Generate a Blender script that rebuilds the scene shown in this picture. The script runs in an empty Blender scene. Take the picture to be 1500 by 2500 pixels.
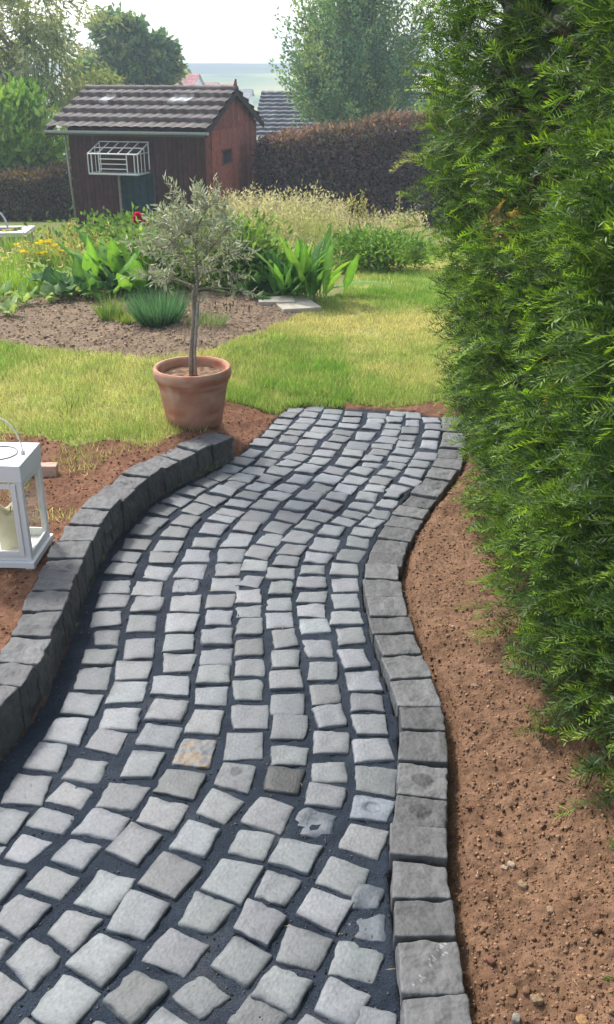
import bpy, math, random
import numpy as np
R = math.radians
rng = np.random.default_rng(11)
random.seed(11)
scene = bpy.context.scene
COL = scene.collection

# ---------------------------------------------------------------- camera
F, HZ, CH = 2300.0, 175.0, 1.65          # focal length in photo pixels, horizon row, eye height
PITCH = math.atan((1250 - HZ) / F)
cam_d = bpy.data.cameras.new('camera')
cam = bpy.data.objects.new('camera', cam_d)
COL.objects.link(cam)
cam.location = (0, 0, CH)
cam.rotation_euler = (R(90) - PITCH, 0, 0)
cam_d.sensor_fit = 'VERTICAL'
cam_d.sensor_height = 36
cam_d.lens = 36 * F / 2500
cam_d.clip_start = 0.05
cam_d.clip_end = 3000
scene.camera = cam

# ---------------------------------------------------------------- sky, sun, exposure
SUN_DIR = np.array([-0.42, 0.62, 0.85]); SUN_DIR /= np.linalg.norm(SUN_DIR)
SUN_EL = math.asin(SUN_DIR[2]); SUN_AZ = math.atan2(SUN_DIR[0], SUN_DIR[1])
world = bpy.data.worlds.new('World')
scene.world = world
world.use_nodes = True
wn = world.node_tree.nodes; wl = world.node_tree.links
wn.clear()
w_out = wn.new('ShaderNodeOutputWorld'); w_bg = wn.new('ShaderNodeBackground')
sky = wn.new('ShaderNodeTexSky'); sky.sky_type = 'NISHITA'; sky.sun_disc = False
sky.sun_elevation = SUN_EL; sky.sun_rotation = SUN_AZ
sky.air_density = 1.0; sky.dust_density = 3.0; sky.ozone_density = 1.0
w_hs = wn.new('ShaderNodeHueSaturation'); w_hs.inputs['Saturation'].default_value = 0.55
wl.new(sky.outputs[0], w_hs.inputs['Color']); wl.new(w_hs.outputs[0], w_bg.inputs['Color'])
w_bg.inputs['Strength'].default_value = 0.15
wl.new(w_bg.outputs[0], w_out.inputs['Surface'])
sun_d = bpy.data.lights.new('sun', 'SUN')
sun_d.energy = 1.85; sun_d.angle = R(7.0); sun_d.color = (1.0, 0.95, 0.87)
sun = bpy.data.objects.new('sun', sun_d); COL.objects.link(sun)
sun.rotation_euler = (R(90) - SUN_EL, 0, -SUN_AZ + math.pi)
from mathutils import Vector
sun.rotation_euler = Vector(SUN_DIR).to_track_quat('Z', 'Y').to_euler()
scene.view_settings.view_transform = 'Standard'
scene.view_settings.look = 'None'
scene.view_settings.exposure = 1.17
scene.view_settings.gamma = 1.0
scene.render.engine = 'CYCLES'
scene.cycles.use_denoising = True
scene.cycles.max_bounces = 8
scene.cycles.transparent_max_bounces = 12
scene.cycles.volume_bounces = 1

# ---------------------------------------------------------------- noise and projection helpers
def _hash(ix, iy, iz, s):
    h = (ix.astype(np.int64) * 374761393 + iy.astype(np.int64) * 668265263 + iz.astype(np.int64) * 2147483647 + s * 974711) & 0xffffffff
    h = ((h ^ (h >> 13)) * 1274126177) & 0xffffffff
    h = h ^ (h >> 16)
    return (h & 0xffffff) / float(0xffffff)

def noise3(x, y, z, s=0):
    x = np.asarray(x, float); y = np.asarray(y, float) + 0 * x; z = np.asarray(z, float) + 0 * x
    ix, iy, iz = np.floor(x), np.floor(y), np.floor(z)
    fx, fy, fz = x - ix, y - iy, z - iz
    fx = fx * fx * (3 - 2 * fx); fy = fy * fy * (3 - 2 * fy); fz = fz * fz * (3 - 2 * fz)
    r = 0
    for a in (0, 1):
        for b in (0, 1):
            for c in (0, 1):
                w = (fx if a else 1 - fx) * (fy if b else 1 - fy) * (fz if c else 1 - fz)
                r = r + w * _hash(ix + a, iy + b, iz + c, s)
    return r * 2 - 1

def fbm(x, y, z=0.0, s=0, o=3):
    r = 0; a = 1.0; t = 0
    for i in range(o):
        r = r + a * noise3(np.asarray(x) * 2 ** i, np.asarray(y) * 2 ** i, np.asarray(z) * 2 ** i + 7.3 * i, s + i)
        t += a; a *= 0.5
    return r / t

def sstep(a, b, x):
    t = np.clip((np.asarray(x, float) - a) / (b - a), 0, 1)
    return t * t * (3 - 2 * t)

def ray(px, py):
    a = (px - 750) / F; b = -(py - 1250) / F
    return np.array([a, math.cos(PITCH) + b * math.sin(PITCH), -math.sin(PITCH) + b * math.cos(PITCH)])

def G(px, py, z=0.0):                       # where the sight line of a photo pixel meets height z
    d = ray(px, py); t = (z - CH) / d[2]
    return np.array([d[0] * t, d[1] * t])

def at(px, py, Y):                          # the point of that sight line at distance Y
    d = ray(px, py); t = Y / d[1]
    return np.array([d[0] * t, Y, CH + d[2] * t])

def ragged(x, y, poly, a=.07, b=.14):
    return inpoly(x + a * fbm(x * 3, y * 3, 0, 201, 3), y + b * fbm(x * 2.5, y * 2.5, 0, 211, 3), poly)

def inpoly(x, y, poly):
    x = np.asarray(x); y = np.asarray(y); c = np.zeros(x.shape, bool)
    n = len(poly)
    for i in range(n):
        x1, y1 = poly[i]; x2, y2 = poly[(i + 1) % n]
        if y1 == y2: continue
        c ^= ((y1 > y) != (y2 > y)) & (x < (x2 - x1) * (y - y1) / (y2 - y1) + x1)
    return c

def resample(P, step=0.02):
    P = np.asarray(P, float)
    s = np.concatenate([[0], np.cumsum(np.linalg.norm(np.diff(P, axis=0), axis=1))])
    t = np.arange(0, s[-1], step)
    Q = np.stack([np.interp(t, s, P[:, k]) for k in range(P.shape[1])], 1)
    return Q

def smooth(P, k=5, it=3):
    P = np.array(P, float)
    for _ in range(it):
        Q = P.copy()
        for i in range(len(P)):
            a, b = max(0, i - k), min(len(P), i + k + 1)
            h = min(i - a, b - 1 - i)
            Q[i] = P[i - h:i + h + 1].mean(0)
        P = Q
    return P

# ---------------------------------------------------------------- object helpers
def make_mesh(name, V, faces, mats, cols=None, smooth_=False, fmat=None):
    V = np.asarray(V, np.float32)
    me = bpy.data.meshes.new(name)
    if isinstance(faces, np.ndarray):
        groups = [faces]
    elif len(faces) and isinstance(faces[0], np.ndarray):
        groups = faces
    else:
        groups = None
    if groups is None:
        me.from_pydata(V.tolist(), [], [list(f) for f in faces])
    else:
        groups = [g for g in groups if len(g)]
        loops = np.concatenate([g.ravel() for g in groups]).astype(np.int32)
        tot = np.concatenate([np.full(len(g), g.shape[1]) for g in groups]).astype(np.int32)
        st = np.concatenate([[0], np.cumsum(tot)[:-1]]).astype(np.int32)
        me.vertices.add(len(V)); me.vertices.foreach_set('co', V.ravel())
        me.loops.add(len(loops)); me.loops.foreach_set('vertex_index', loops)
        me.polygons.add(len(tot)); me.polygons.foreach_set('loop_start', st); me.polygons.foreach_set('loop_total', tot)
        me.update(calc_edges=True)
    if cols is not None:
        c = np.ones((len(V), 4), np.float32); c[:, :3] = cols
        a = me.color_attributes.new('Col', 'FLOAT_COLOR', 'POINT')
        a.data.foreach_set('color', c.ravel())
    for m in (mats if isinstance(mats, (list, tuple)) else [mats]):
        me.materials.append(m)
    if fmat is not None: me.polygons.foreach_set('material_index', np.asarray(fmat, np.int32))
    if smooth_: me.polygons.foreach_set('use_smooth', np.ones(len(me.polygons), bool))
    me.validate()
    return me

def obj(name, me, parent=None, loc=None, rot=None):
    o = bpy.data.objects.new(name, me); COL.objects.link(o)
    if parent is not None: o.parent = parent
    if loc is not None: o.location = loc
    if rot is not None: o.rotation_euler = rot
    return o

def tag(o, label=None, cat=None, group=None, kind=None):
    if label: o['label'] = label
    if cat: o['category'] = cat
    if group: o['group'] = group
    if kind: o['kind'] = kind
    return o

def empty(name, loc, rz=0.0, label=None, cat=None, group=None):
    o = bpy.data.objects.new(name, None); COL.objects.link(o)
    o.location = loc; o.rotation_euler = (0, 0, rz); o.empty_display_size = 0.1
    return tag(o, label, cat, group)

class MB:                                   # collects shapes into one mesh
    def __init__(s): s.V = []; s.F = []; s.C = []; s.n = 0
    def add(s, V, Fs, c=None):
        V = np.asarray(V, float)
        s.V.append(V); s.F += [tuple(int(i) + s.n for i in f) for f in Fs]
        s.C.append(np.tile(np.array(c if c is not None else (1, 1, 1), float), (len(V), 1)) if c is None or np.ndim(c) == 1 else np.asarray(c))
        s.n += len(V); return s
    def box(s, lo, hi, c=None, bev=0.0):
        if bev > 0:
            V, Fs = rbox(np.subtract(hi, lo), bev, 1, 0)
            return s.add(V + (np.add(lo, hi) / 2), Fs, c)
        (a, b, d), (e, f, g) = lo, hi
        V = [(a, b, d), (e, b, d), (e, f, d), (a, f, d), (a, b, g), (e, b, g), (e, f, g), (a, f, g)]
        return s.add(V, [(0, 3, 2, 1), (4, 5, 6, 7), (0, 1, 5, 4), (1, 2, 6, 5), (2, 3, 7, 6), (3, 0, 4, 7)], c)
    def tube(s, P, r, n=6, c=None, caps=True):
        V, Fs = tube(P, r, n, caps); return s.add(V, Fs, c)
    def lathe(s, prof, n=32, c=None, cx=0, cy=0):
        V = []; Fs = []
        for i, (r, z) in enumerate(prof):
            for k in range(n):
                t = 2 * math.pi * k / n; V.append((cx + r * math.cos(t), cy + r * math.sin(t), z))
        for i in range(len(prof) - 1):
            for k in range(n):
                k2 = (k + 1) % n; Fs.append((i * n + k, i * n + k2, (i + 1) * n + k2, (i + 1) * n + k))
        return s.add(V, Fs, c)
    def mesh(s, name, mats, smooth_=False):
        return make_mesh(name, np.concatenate(s.V), s.F, mats, np.concatenate(s.C), smooth_)

def tube(P, r, n=6, caps=True):
    P = np.asarray(P, float); m = len(P)
    r = np.broadcast_to(np.asarray(r, float), (m,))
    V = []; Fs = []
    T = np.gradient(P, axis=0); T /= np.linalg.norm(T, axis=1)[:, None] + 1e-9
    ref = np.array([0.31, 0.2, 0.93]); 
    if abs(T[0] @ ref) > 0.9: ref = np.array([1.0, 0.1, 0])
    for i in range(m):
        a = np.cross(T[i], ref); a /= np.linalg.norm(a) + 1e-9; b = np.cross(T[i], a)
        for k in range(n):
            t = 2 * math.pi * k / n; V.append(P[i] + r[i] * (math.cos(t) * a + math.sin(t) * b))
    for i in range(m - 1):
        for k in range(n):
            k2 = (k + 1) % n; Fs.append((i * n + k, i * n + k2, (i + 1) * n + k2, (i + 1) * n + k))
    if caps: Fs.append(tuple(range(n - 1, -1, -1))); Fs.append(tuple((m - 1) * n + k for k in range(n)))
    return np.array(V), Fs

def rbox(size, bev, n=5, rough=0.0, seed=0, corner=None, freq=30.0, dome=0.0, zr=1.0):
    """box with rounded edges; n inner cells a side, surface roughness from 3-D noise"""
    sx, sy, sz = [v / 2 for v in size]
    def ticks(h):
        b = min(bev, h * 0.6)
        inner = np.linspace(-h + b, h - b, n + 1)
        return np.concatenate([[-h, -h + b * 0.35], inner, [h - b * 0.35, h]])
    V = []; Fs = []; base = 0
    T = [ticks(sx), ticks(sy), ticks(sz)]
    m = len(T[0])
    idx = {}
    def vid(p):
        k = (round(p[0], 6), round(p[1], 6), round(p[2], 6))
        if k not in idx: idx[k] = len(V); V.append(p)
        return idx[k]
    for ax in range(3):
        u, v = (ax + 1) % 3, (ax + 2) % 3
        for sgn in (-1, 1):
            h = (sx, sy, sz)[ax]
            g = np.empty((m, m), int)
            for i in range(m):
                for j in range(m):
                    p = [0, 0, 0]; p[ax] = sgn * h; p[u] = T[u][i]; p[v] = T[v][j]
                    g[i, j] = vid(tuple(p))
            for i in range(m - 1):
                for j in range(m - 1):
                    f = (g[i, j], g[i + 1, j], g[i + 1, j + 1], g[i, j + 1])
                    Fs.append(f if sgn > 0 else f[::-1])
    V = np.array(V, float)
    S = np.array([sx, sy, sz]); b = np.minimum(bev, S * 0.6)
    b = np.maximum(b, np.minimum(bev, S * .6)); C = np.clip(V, -(S - b), S - b); D = V - C
    L = np.linalg.norm(D / b, axis=1); L[L < 1] = np.maximum(L[L < 1], 1e-9)
    far = L > 1
    D[far] = D[far] / L[far][:, None]
    V = C + D
    if dome: V[:, 2] += np.where(V[:, 2] > 0, dome * (1 - (V[:, 0] / sx) ** 2) * 0.5 + dome * (1 - (V[:, 1] / sy) ** 2) * 0.5, 0)
    if corner is not None:                   # bilinear shift of the four plan corners
        a = (V[:, 0] / sx + 1) / 2; c = (V[:, 1] / sy + 1) / 2
        w = [(1 - a) * (1 - c), a * (1 - c), a * c, (1 - a) * c]
        for k in range(4): V[:, :2] += w[k][:, None] * corner[k]
    if rough:
        N = V / (S ** 2) ; N /= np.linalg.norm(N, axis=1)[:, None] + 1e-9
        q = V * freq
        d = fbm(q[:, 0], q[:, 1], q[:, 2] + seed * 3.7, seed % 97, 3)
        V = V + N * (d * rough)[:, None] * np.array([1, 1, zr])
    return V, Fs

# ---------------------------------------------------------------- materials
def nt(name):
    m = bpy.data.materials.new(name); m.use_nodes = True
    n = m.node_tree.nodes; n.clear()
    out = n.new('ShaderNodeOutputMaterial')
    return m, n, m.node_tree.links, out

def attr_mat(name, rough=0.8, trans=0.0, vary=0.25, scale=40.0, bump=0.0, bscale=80.0, spec=0.3, tint=(1, 1, 1), tcol=(1.25, 1.2, 0.55)):
    """principled surface whose base colour is the mesh's own Col attribute times fine mottling"""
    m, n, l, out = nt(name)
    a = n.new('ShaderNodeAttribute'); a.attribute_name = 'Col'
    tc = n.new('ShaderNodeTexCoord')
    nz = n.new('ShaderNodeTexNoise'); nz.inputs['Scale'].default_value = scale; nz.inputs['Detail'].default_value = 5
    l.new(tc.outputs['Object'], nz.inputs['Vector'])
    mr = n.new('ShaderNodeMapRange'); mr.inputs['From Min'].default_value = 0.25; mr.inputs['From Max'].default_value = 0.75
    mr.inputs['To Min'].default_value = 1 - vary; mr.inputs['To Max'].default_value = 1 + vary
    l.new(nz.outputs['Fac'], mr.inputs['Value'])
    mx = n.new('ShaderNodeMix'); mx.data_type = 'RGBA'; mx.blend_type = 'MULTIPLY'; mx.inputs['Factor'].default_value = 1
    l.new(a.outputs['Color'], mx.inputs[6]); l.new(mr.outputs[0], mx.inputs[7])
    p = n.new('ShaderNodeBsdfPrincipled'); p.inputs['Roughness'].default_value = rough
    p.inputs['Specular IOR Level'].default_value = spec
    l.new(mx.outputs[2], p.inputs['Base Color'])
    if bump:
        b = n.new('ShaderNodeBump'); b.inputs['Strength'].default_value = bump; b.inputs['Distance'].default_value = 0.01
        n2 = n.new('ShaderNodeTexNoise'); n2.inputs['Scale'].default_value = bscale; n2.inputs['Detail'].default_value = 6
        l.new(tc.outputs['Object'], n2.inputs['Vector']); l.new(n2.outputs['Fac'], b.inputs['Height']); l.new(b.outputs[0], p.inputs['Normal'])
    if trans:
        t = n.new('ShaderNodeBsdfTranslucent')
        m2 = n.new('ShaderNodeMix'); m2.data_type = 'RGBA'; m2.blend_type = 'MULTIPLY'; m2.inputs['Factor'].default_value = 1
        l.new(mx.outputs[2], m2.inputs[6]); m2.inputs[7].default_value = (*tcol, 1)
        l.new(m2.outputs[2], t.inputs['Color'])
        ms = n.new('ShaderNodeMixShader'); ms.inputs[0].default_value = trans
        l.new(p.outputs[0], ms.inputs[1]); l.new(t.outputs[0], ms.inputs[2]); l.new(ms.outputs[0], out.inputs[0])
    else:
        l.new(p.outputs[0], out.inputs[0])
    return m

M = {}
M['soil'] = attr_mat('soil', 0.95, vary=0.35, scale=60, bump=0.5, bscale=140, spec=0.1)
M['grit'] = attr_mat('grit', 0.9, vary=0.45, scale=220, bump=0.6, bscale=320, spec=0.2)
M['turf'] = attr_mat('turf', 0.95, vary=0.3, scale=30, bump=0.4, spec=0.1)
M['granite'] = attr_mat('granite', 0.6, vary=0.24, scale=110, bump=0.2, bscale=120, spec=0.5)
M['basalt'] = attr_mat('basalt', 0.7, vary=0.28, scale=45, bump=0.5, bscale=60, spec=0.35)
M['terracotta'] = attr_mat('terracotta', 0.8, vary=0.16, scale=14, bump=0.15, bscale=60, spec=0.25)
M['white_metal'] = attr_mat('white_metal', 0.35, vary=0.04, scale=8, spec=0.5)
M['steel'] = attr_mat('steel', 0.35, vary=0.15, scale=20, spec=0.6)
M['wax'] = attr_mat('wax', 0.5, trans=0.25, vary=0.06, scale=20, tcol=(1, .98, .85))
M['wood'] = attr_mat('wood', 0.85, vary=0.35, scale=12, bump=0.3, bscale=40, spec=0.15)
M['tile'] = attr_mat('tile', 0.75, vary=0.3, scale=9, bump=0.2, bscale=30, spec=0.3)
M['plaster'] = attr_mat('plaster', 0.9, vary=0.12, scale=6, spec=0.2)
M['concrete'] = attr_mat('concrete', 0.9, vary=0.2, scale=14, bump=0.25, spec=0.2)
M['bark'] = attr_mat('bark', 0.9, vary=0.35, scale=60, bump=0.5, bscale=90, spec=0.15)
M['leaf'] = attr_mat('leaf', 0.7, trans=0.38, vary=0.2, scale=26, spec=0.15)
M['needle'] = attr_mat('needle', 0.5, trans=0.42, vary=0.15, scale=30, spec=0.3, tcol=(1.4, 1.4, .5))
M['grass'] = attr_mat('grass', 0.7, trans=0.5, vary=0.12, scale=6, spec=0.2, tcol=(1.15, 1.2, .8))
M['olive'] = attr_mat('olive_leaf', 0.5, trans=0.33, vary=0.12, scale=20, spec=0.35, tcol=(1, 1, .7))
M['petal'] = attr_mat('petal', 0.7, trans=0.3, vary=0.1, scale=20, tcol=(1, 1, 1))
M['field'] = attr_mat('field', 0.95, vary=0.15, scale=0.02, spec=0.05)

def glass_mat():
    m, n, l, out = nt('clear_glass')
    t = n.new('ShaderNodeBsdfTransparent'); t.inputs[0].default_value = (0.97, 0.98, 0.975, 1)
    g = n.new('ShaderNodeBsdfGlossy'); g.inputs['Roughness'].default_value = 0.05
    fr = n.new('ShaderNodeLayerWeight'); fr.inputs[0].default_value = 0.5
    pw = n.new('ShaderNodeMath'); pw.operation = 'POWER'; pw.inputs[1].default_value = 4
    l.new(fr.outputs['Facing'], pw.inputs[0])
    ad = n.new('ShaderNodeMath'); ad.operation = 'MULTIPLY_ADD'; ad.inputs[1].default_value = 0.6; ad.inputs[2].default_value = 0.03
    l.new(pw.outputs[0], ad.inputs[0])
    ms = n.new('ShaderNodeMixShader'); l.new(ad.outputs[0], ms.inputs[0]); l.new(t.outputs[0], ms.inputs[1]); l.new(g.outputs[0], ms.inputs[2])
    l.new(ms.outputs[0], out.inputs[0]); return m
M['glass'] = glass_mat()
def dark_glass():
    m, n, l, out = nt('dusty_glass')
    p = n.new('ShaderNodeBsdfPrincipled'); p.inputs['Base Color'].default_value = (0.03, 0.035, 0.04, 1); p.inputs['Roughness'].default_value = 0.15
    l.new(p.outputs[0], out.inputs[0]); return m
M['dark_glass'] = dark_glass()

# ---------------------------------------------------------------- plan of the garden (metres on the ground)
def gz(L, z): return np.array([G(a, b, z) for a, b in L])
KL_IN = gz([(0,1755),(35,1715),(88,1640),(125,1560),(159,1500),(184,1398),(212,1347),(248,1271),(311,1203),(394,1132),(455,1105),(526,1077),(584,1052)], .13)
KL_IN = np.vstack([[(-1.75, 0.9), (-1.4, 1.2), (-1.1, 1.5), (-0.9, 1.78)], KL_IN])
KL_IN = smooth(resample(KL_IN, .03), 5, 2)
KR_IN = gz([(1080,1051),(1067,1112),(1035,1152),(995,1193),(962,1237),(922,1290),(906,1338),(886,1378),(884,1427),(896,1471),(910,1523),(917,1579),(946,1636),(974,1702),(981,1773),(984,1848),(970,1918),(964,1979),(955,2045),(949,2106),(955,2179),(964,2325),(985,2458)], .035)
KR_IN = np.vstack([[(0.71, 4.72), (0.70, 4.55)], KR_IN[:], [(0.19, 1.0), (0.21, 0.6)]])
KR_IN = smooth(resample(KR_IN, .03), 4, 2)
def kl_x(y): return np.interp(y, KL_IN[:, 1], KL_IN[:, 0])
_kr = KR_IN[np.argsort(KR_IN[:, 1])]
def kr_x(y): return np.interp(y, _kr[:, 1], _kr[:, 0])
KW = 0.125                                   # kerb width
S = 1500 / 1484.0
def gs(L, z=0.03): return [tuple(G(a * S, b * S, z)) for a, b in L]
PATH_END = gs([(583, 1085), (690, 988), (760, 981), (960, 992), (1068, 1008)], 0.0)
PATH_POLY = [tuple(p) for p in KL_IN] + PATH_END[1:] + [tuple(p) for p in KR_IN] + [(-1.75, 0.6)]
BED_POLY = gs([(-260, 740), (0, 740), (150, 715), (300, 690), (600, 705), (775, 722), (700, 757), (610, 800), (520, 850), (370, 885), (180, 876), (0, 850), (-260, 845)], 0.06)
SOILL_POLY = [tuple(p) for p in KL_IN] + gs([(583, 1075), (692, 975), (620, 955), (545, 948), (520, 1000), (440, 1048), (360, 1078), (270, 1062), (180, 1080), (110, 1058), (60, 1052), (-200, 1060), (-700, 1250)], 0.1) + [(-3.4, 1.2), (-1.75, .9)]
LAWNR_POLY = gs([(560, 948), (690, 958), (770, 938), (850, 966), (960, 973), (1062, 964), (1100, 970)], .03) + [(1.6, 4.8), (1.9, 12.2), (0.35, 12.0)] + gs([(850, 690), (775, 722), (700, 757), (610, 800), (520, 850), (520, 950)], .03)

def height(x, y):
    x = np.asarray(x, float); y = np.asarray(y, float)
    yc = np.minimum(y, 24)
    h = -0.1 * np.where(yc > 7, np.where(yc < 9, (yc - 7) ** 2 / 4, yc - 8), 0)
    far = np.clip(y - 24, 0, None)
    h = h - np.minimum(0.16 * far * sstep(0, 30, far), 6.4)
    # raised ground left of the kerb, easing into the lawn
    edge = np.where(y < 4.15, kl_x(np.minimum(y, 4.15)) - 0.02, np.interp(y, [4.15, 4.9, 8], [-0.33, -0.10, 0.2]))
    w = np.where(y < 4.15, 0.02, np.interp(y, [4.15, 5], [0.10, 0.9]))
    h = h + 0.105 * sstep(0, 1, (edge - x) / w) * (1 - sstep(5.2, 8, y) * 0.4)
    return h

def zt(x, y): return float(height(np.array([x]), np.array([y]))[0])
def gt(px, py):                              # ground point under a full-photo pixel given in 1484-wide coordinates
    z = 0.0
    for _ in range(40):
        q = G(px * S, py * S, z)
        if q[1] < 0 or q[1] > 400: break
        z = 0.6 * z + 0.4 * zt(q[0], q[1])
    return np.array([q[0], q[1], zt(q[0], q[1])])

# ---------------------------------------------------------------- ground, path bed, soil, lawn
xs = np.concatenate([-np.geomspace(600, 3.2, 40)[:-1], np.arange(-3.2, -1.3, .05), np.arange(-1.3, 1.05, .0105), np.arange(1.05, 3, .08), np.geomspace(3, 600, 40)])
ys = [-20.0, -8, -3, -1, -.2, 0.4, 0.7]
while ys[-1] < 470: ys.append(ys[-1] + max(0.006, 0.0052 * ys[-1] if ys[-1] < 7 else 0.02 * ys[-1]))
ys = np.array(ys)
X, Y = np.meshgrid(xs, ys)
Z = height(X, Y)
in_path = inpoly(X, Y, PATH_POLY)
in_bed = ragged(X, Y, BED_POLY) & ~in_path
in_sl = ragged(X, Y, SOILL_POLY, .03, .07) & ~in_path
in_lr = ragged(X, Y, LAWNR_POLY, .05, .07) & ~in_path & ~in_bed
right_soil = (X > kr_x(Y)) & (Y < 4.75) & (X < 2.6) & (Y > 0.3)
left_lawn = (Y > 3.2) & (Y < 7.0) & (X < 0.2) & (X > -6) & ~in_path & ~in_bed & ~in_sl
end_soil = (Y > 4.6) & (Y < 5.1) & (X > -.3) & (X < 1.6) & ~in_path & ~in_lr
in_lawn = (in_lr | left_lawn) & ~right_soil
near = (Y < 12) & (np.abs(X) < 4)
lump = np.zeros_like(Z); nn = near
lump[nn] = 0.008 * fbm(X[nn] * 9, Y[nn] * 9, 0, 1, 2) + 0.010 * np.abs(fbm(X[nn] * 32, Y[nn] * 32, 0, 4, 2)) + 0.006 * fbm(X[nn] * 75, Y[nn] * 75, 0, 8, 2)
Z = Z + np.where(right_soil | in_sl | end_soil, lump * 1.25, np.where(in_bed, lump * 2.2, np.where(in_lawn, lump * 0.6, 0)))
dk = X - (kr_x(Y) + KW)
Z = Z + np.where(right_soil, -0.045 + 0.055 * sstep(-0.005, .07, dk) + 0.05 * sstep(.05, .5, dk), 0)
Z = np.where(in_path, -0.006 + 0.004 * fbm(X * 60, Y * 60, 0, 3, 2), Z)
under_r = (dk < 0) & (X > kr_x(Y)) & right_soil
Z = np.where(under_r, -0.05, Z)
under_l = (X > kl_x(Y) - KW) & (X < kl_x(Y)) & (Y < 4.15) & (Y > 0.9)
Z = np.where(under_l, np.minimum(Z, 0.05), Z)
C = np.zeros(X.shape + (3,))
def lerp(a, b, t): return np.asarray(a) + (np.asarray(b) - np.asarray(a)) * np.clip(t, 0, 1)[..., None]
n1 = np.zeros_like(Z); n1[:] = 0.5 + 0.5 * fbm(X * 1.3, Y * 1.3, 0, 21, 3)
n2 = np.zeros_like(Z); n2[nn] = 0.5 + 0.5 * fbm(X[nn] * 14, Y[nn] * 14, 0, 31, 3)
C[:] = lerp((.10, .14, .035), (.20, .19, .07), n1)
C[in_lawn] = lerp((.15, .19, .045), (.33, .29, .11), n1 * .6 + n2 * .5)[in_lawn]
C[right_soil] = lerp((.10, .055, .033), (.215, .128, .08), n2 * .8 + n1 * .3)[right_soil]
C[in_sl | end_soil] = lerp((.11, .052, .032), (.21, .11, .066), n2)[in_sl | end_soil]
C[in_bed] = lerp((.13, .09, .06), (.25, .185, .125), n2)[in_bed]
C[in_path] = lerp((.008, .014, .025), (.034, .046, .066), n2)[in_path]
silt = sstep(.52, .8, n1 * .5 + n2 * .5)[..., None] * .35
C[in_path] = (C * (1 - silt) + np.array([.11, .09, .07]) * silt)[in_path]
ny, nx = X.shape
ii = np.arange(ny * nx).reshape(ny, nx)
Q = np.stack([ii[:-1, :-1], ii[:-1, 1:], ii[1:, 1:], ii[1:, :-1]], -1).reshape(-1, 4)
VV = np.stack([X, Y, Z], -1).reshape(-1, 3); CC = C.reshape(-1, 3)
cls = np.zeros(X.shape, int)
cls[in_lawn] = 1; cls[right_soil] = 2; cls[in_sl | end_soil] = 2; cls[in_bed] = 3; cls[in_path] = 4
fc = cls[:-1, :-1].ravel()
def sub_mesh(name, mask, mat):
    q = Q[mask]; u, inv = np.unique(q, return_inverse=True)
    return obj(name, make_mesh(name, VV[u], inv.reshape(-1, 4), mat, CC[u], True))
for k, (nm, mt) in enumerate([('ground', 'turf'), ('lawn', 'turf'), ('soil_bed', 'soil'), ('vegetable_bed', 'soil'), ('path', 'grit')]):
    tag(sub_mesh(nm, fc == k, M[mt]), kind='structure')

# hills across the valley
hx = np.linspace(-595, 595, 220); hy = np.linspace(150, 430, 110)
HX, HY = np.meshgrid(hx, hy)
hz = -9.0 + 13.4 * sstep(150, 375, HY) + .5 * fbm(HX / 70, HY / 90, 0, 5, 3) + .25 * sstep(330, 350, HY) * fbm(HX / 5, HY / 5, 0, 9, 2)
hz = np.where(HY > 385, hz - (HY - 385) * .2, hz)
hn = fbm(HX / 30, HY / 22, 0, 40, 2); wood = sstep(300, 306, HY + 10 * fbm(HX / 25, 0 * HX, 0, 6, 2))
hc = lerp((.08, .14, .035), (.42, .34, .12), 0.5 + 1.9 * hn)
hc = lerp(hc, (.006, .016, .02), wood)
hc = lerp(hc, (.03, .055, .03), sstep(.30, .34, fbm(HX / 22, HY / 12, 0, 60, 2)))
hi = np.arange(HX.size).reshape(HX.shape)
tag(obj('hills', make_mesh('hills', np.stack([HX, HY, hz], -1).reshape(-1, 3), np.stack([hi[:-1, :-1], hi[:-1, 1:], hi[1:, 1:], hi[1:, :-1]], -1).reshape(-1, 4), M['field'], hc.reshape(-1, 3), True)), kind='structure')

# ---------------------------------------------------------------- foliage helpers
def unit(v): return v / (np.linalg.norm(v, axis=-1, keepdims=True) + 1e-9)
def leaves(P, D, L, W, cols, fold=0.15, up=None):
    """rhombic leaves: base P, direction D, length L, width W -> V, quads, colours"""
    n = len(P); D = unit(D)
    r = unit(rng.normal(size=(n, 3))) if up is None else unit(np.broadcast_to(up, (n, 3)) + 0.35 * rng.normal(size=(n, 3)))
    Sd = unit(np.cross(D, r)); N = np.cross(Sd, D)
    L = np.broadcast_to(L, (n,))[:, None]; W = np.broadcast_to(W, (n,))[:, None]
    mid = P + D * L * 0.45 + N * L * fold
    V = np.stack([P, mid - Sd * W / 2, P + D * L, mid + Sd * W / 2], 1).reshape(-1, 3)
    return V, np.arange(4 * n).reshape(n, 4), np.repeat(cols, 4, 0)
def blades(P, D, L, W, cols):
    n = len(P); D = unit(D)
    az = rng.uniform(0, 2 * np.pi, n); Sd = np.stack([np.cos(az), np.sin(az), 0 * az], 1)
    L = np.broadcast_to(L, (n,))[:, None]; W = np.broadcast_to(W, (n,))[:, None]
    V = np.stack([P - Sd * W / 2, P + Sd * W / 2, P + D * L], 1).reshape(-1, 3)
    return V, np.arange(3 * n).reshape(n, 3), np.repeat(cols, 3, 0)
def joinf(parts):
    V = []; Fq = []; C_ = []; o = 0
    for v, f, c in parts:
        V.append(v); Fq.append(f + o); C_.append(c); o += len(v)
    return np.concatenate(V), Fq, np.concatenate(C_)
def pick(cols, n, j=0.15):
    cols = np.array(cols); c = cols[rng.integers(0, len(cols), n)]
    return c * (1 + j * rng.normal(size=(n, 1))).clip(.5, 1.6)
def leafobj(name, parts, mat, parent=None):
    V, Fq, c = joinf(parts)
    return obj(name, make_mesh(name, V, Fq, mat, c), parent)

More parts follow.
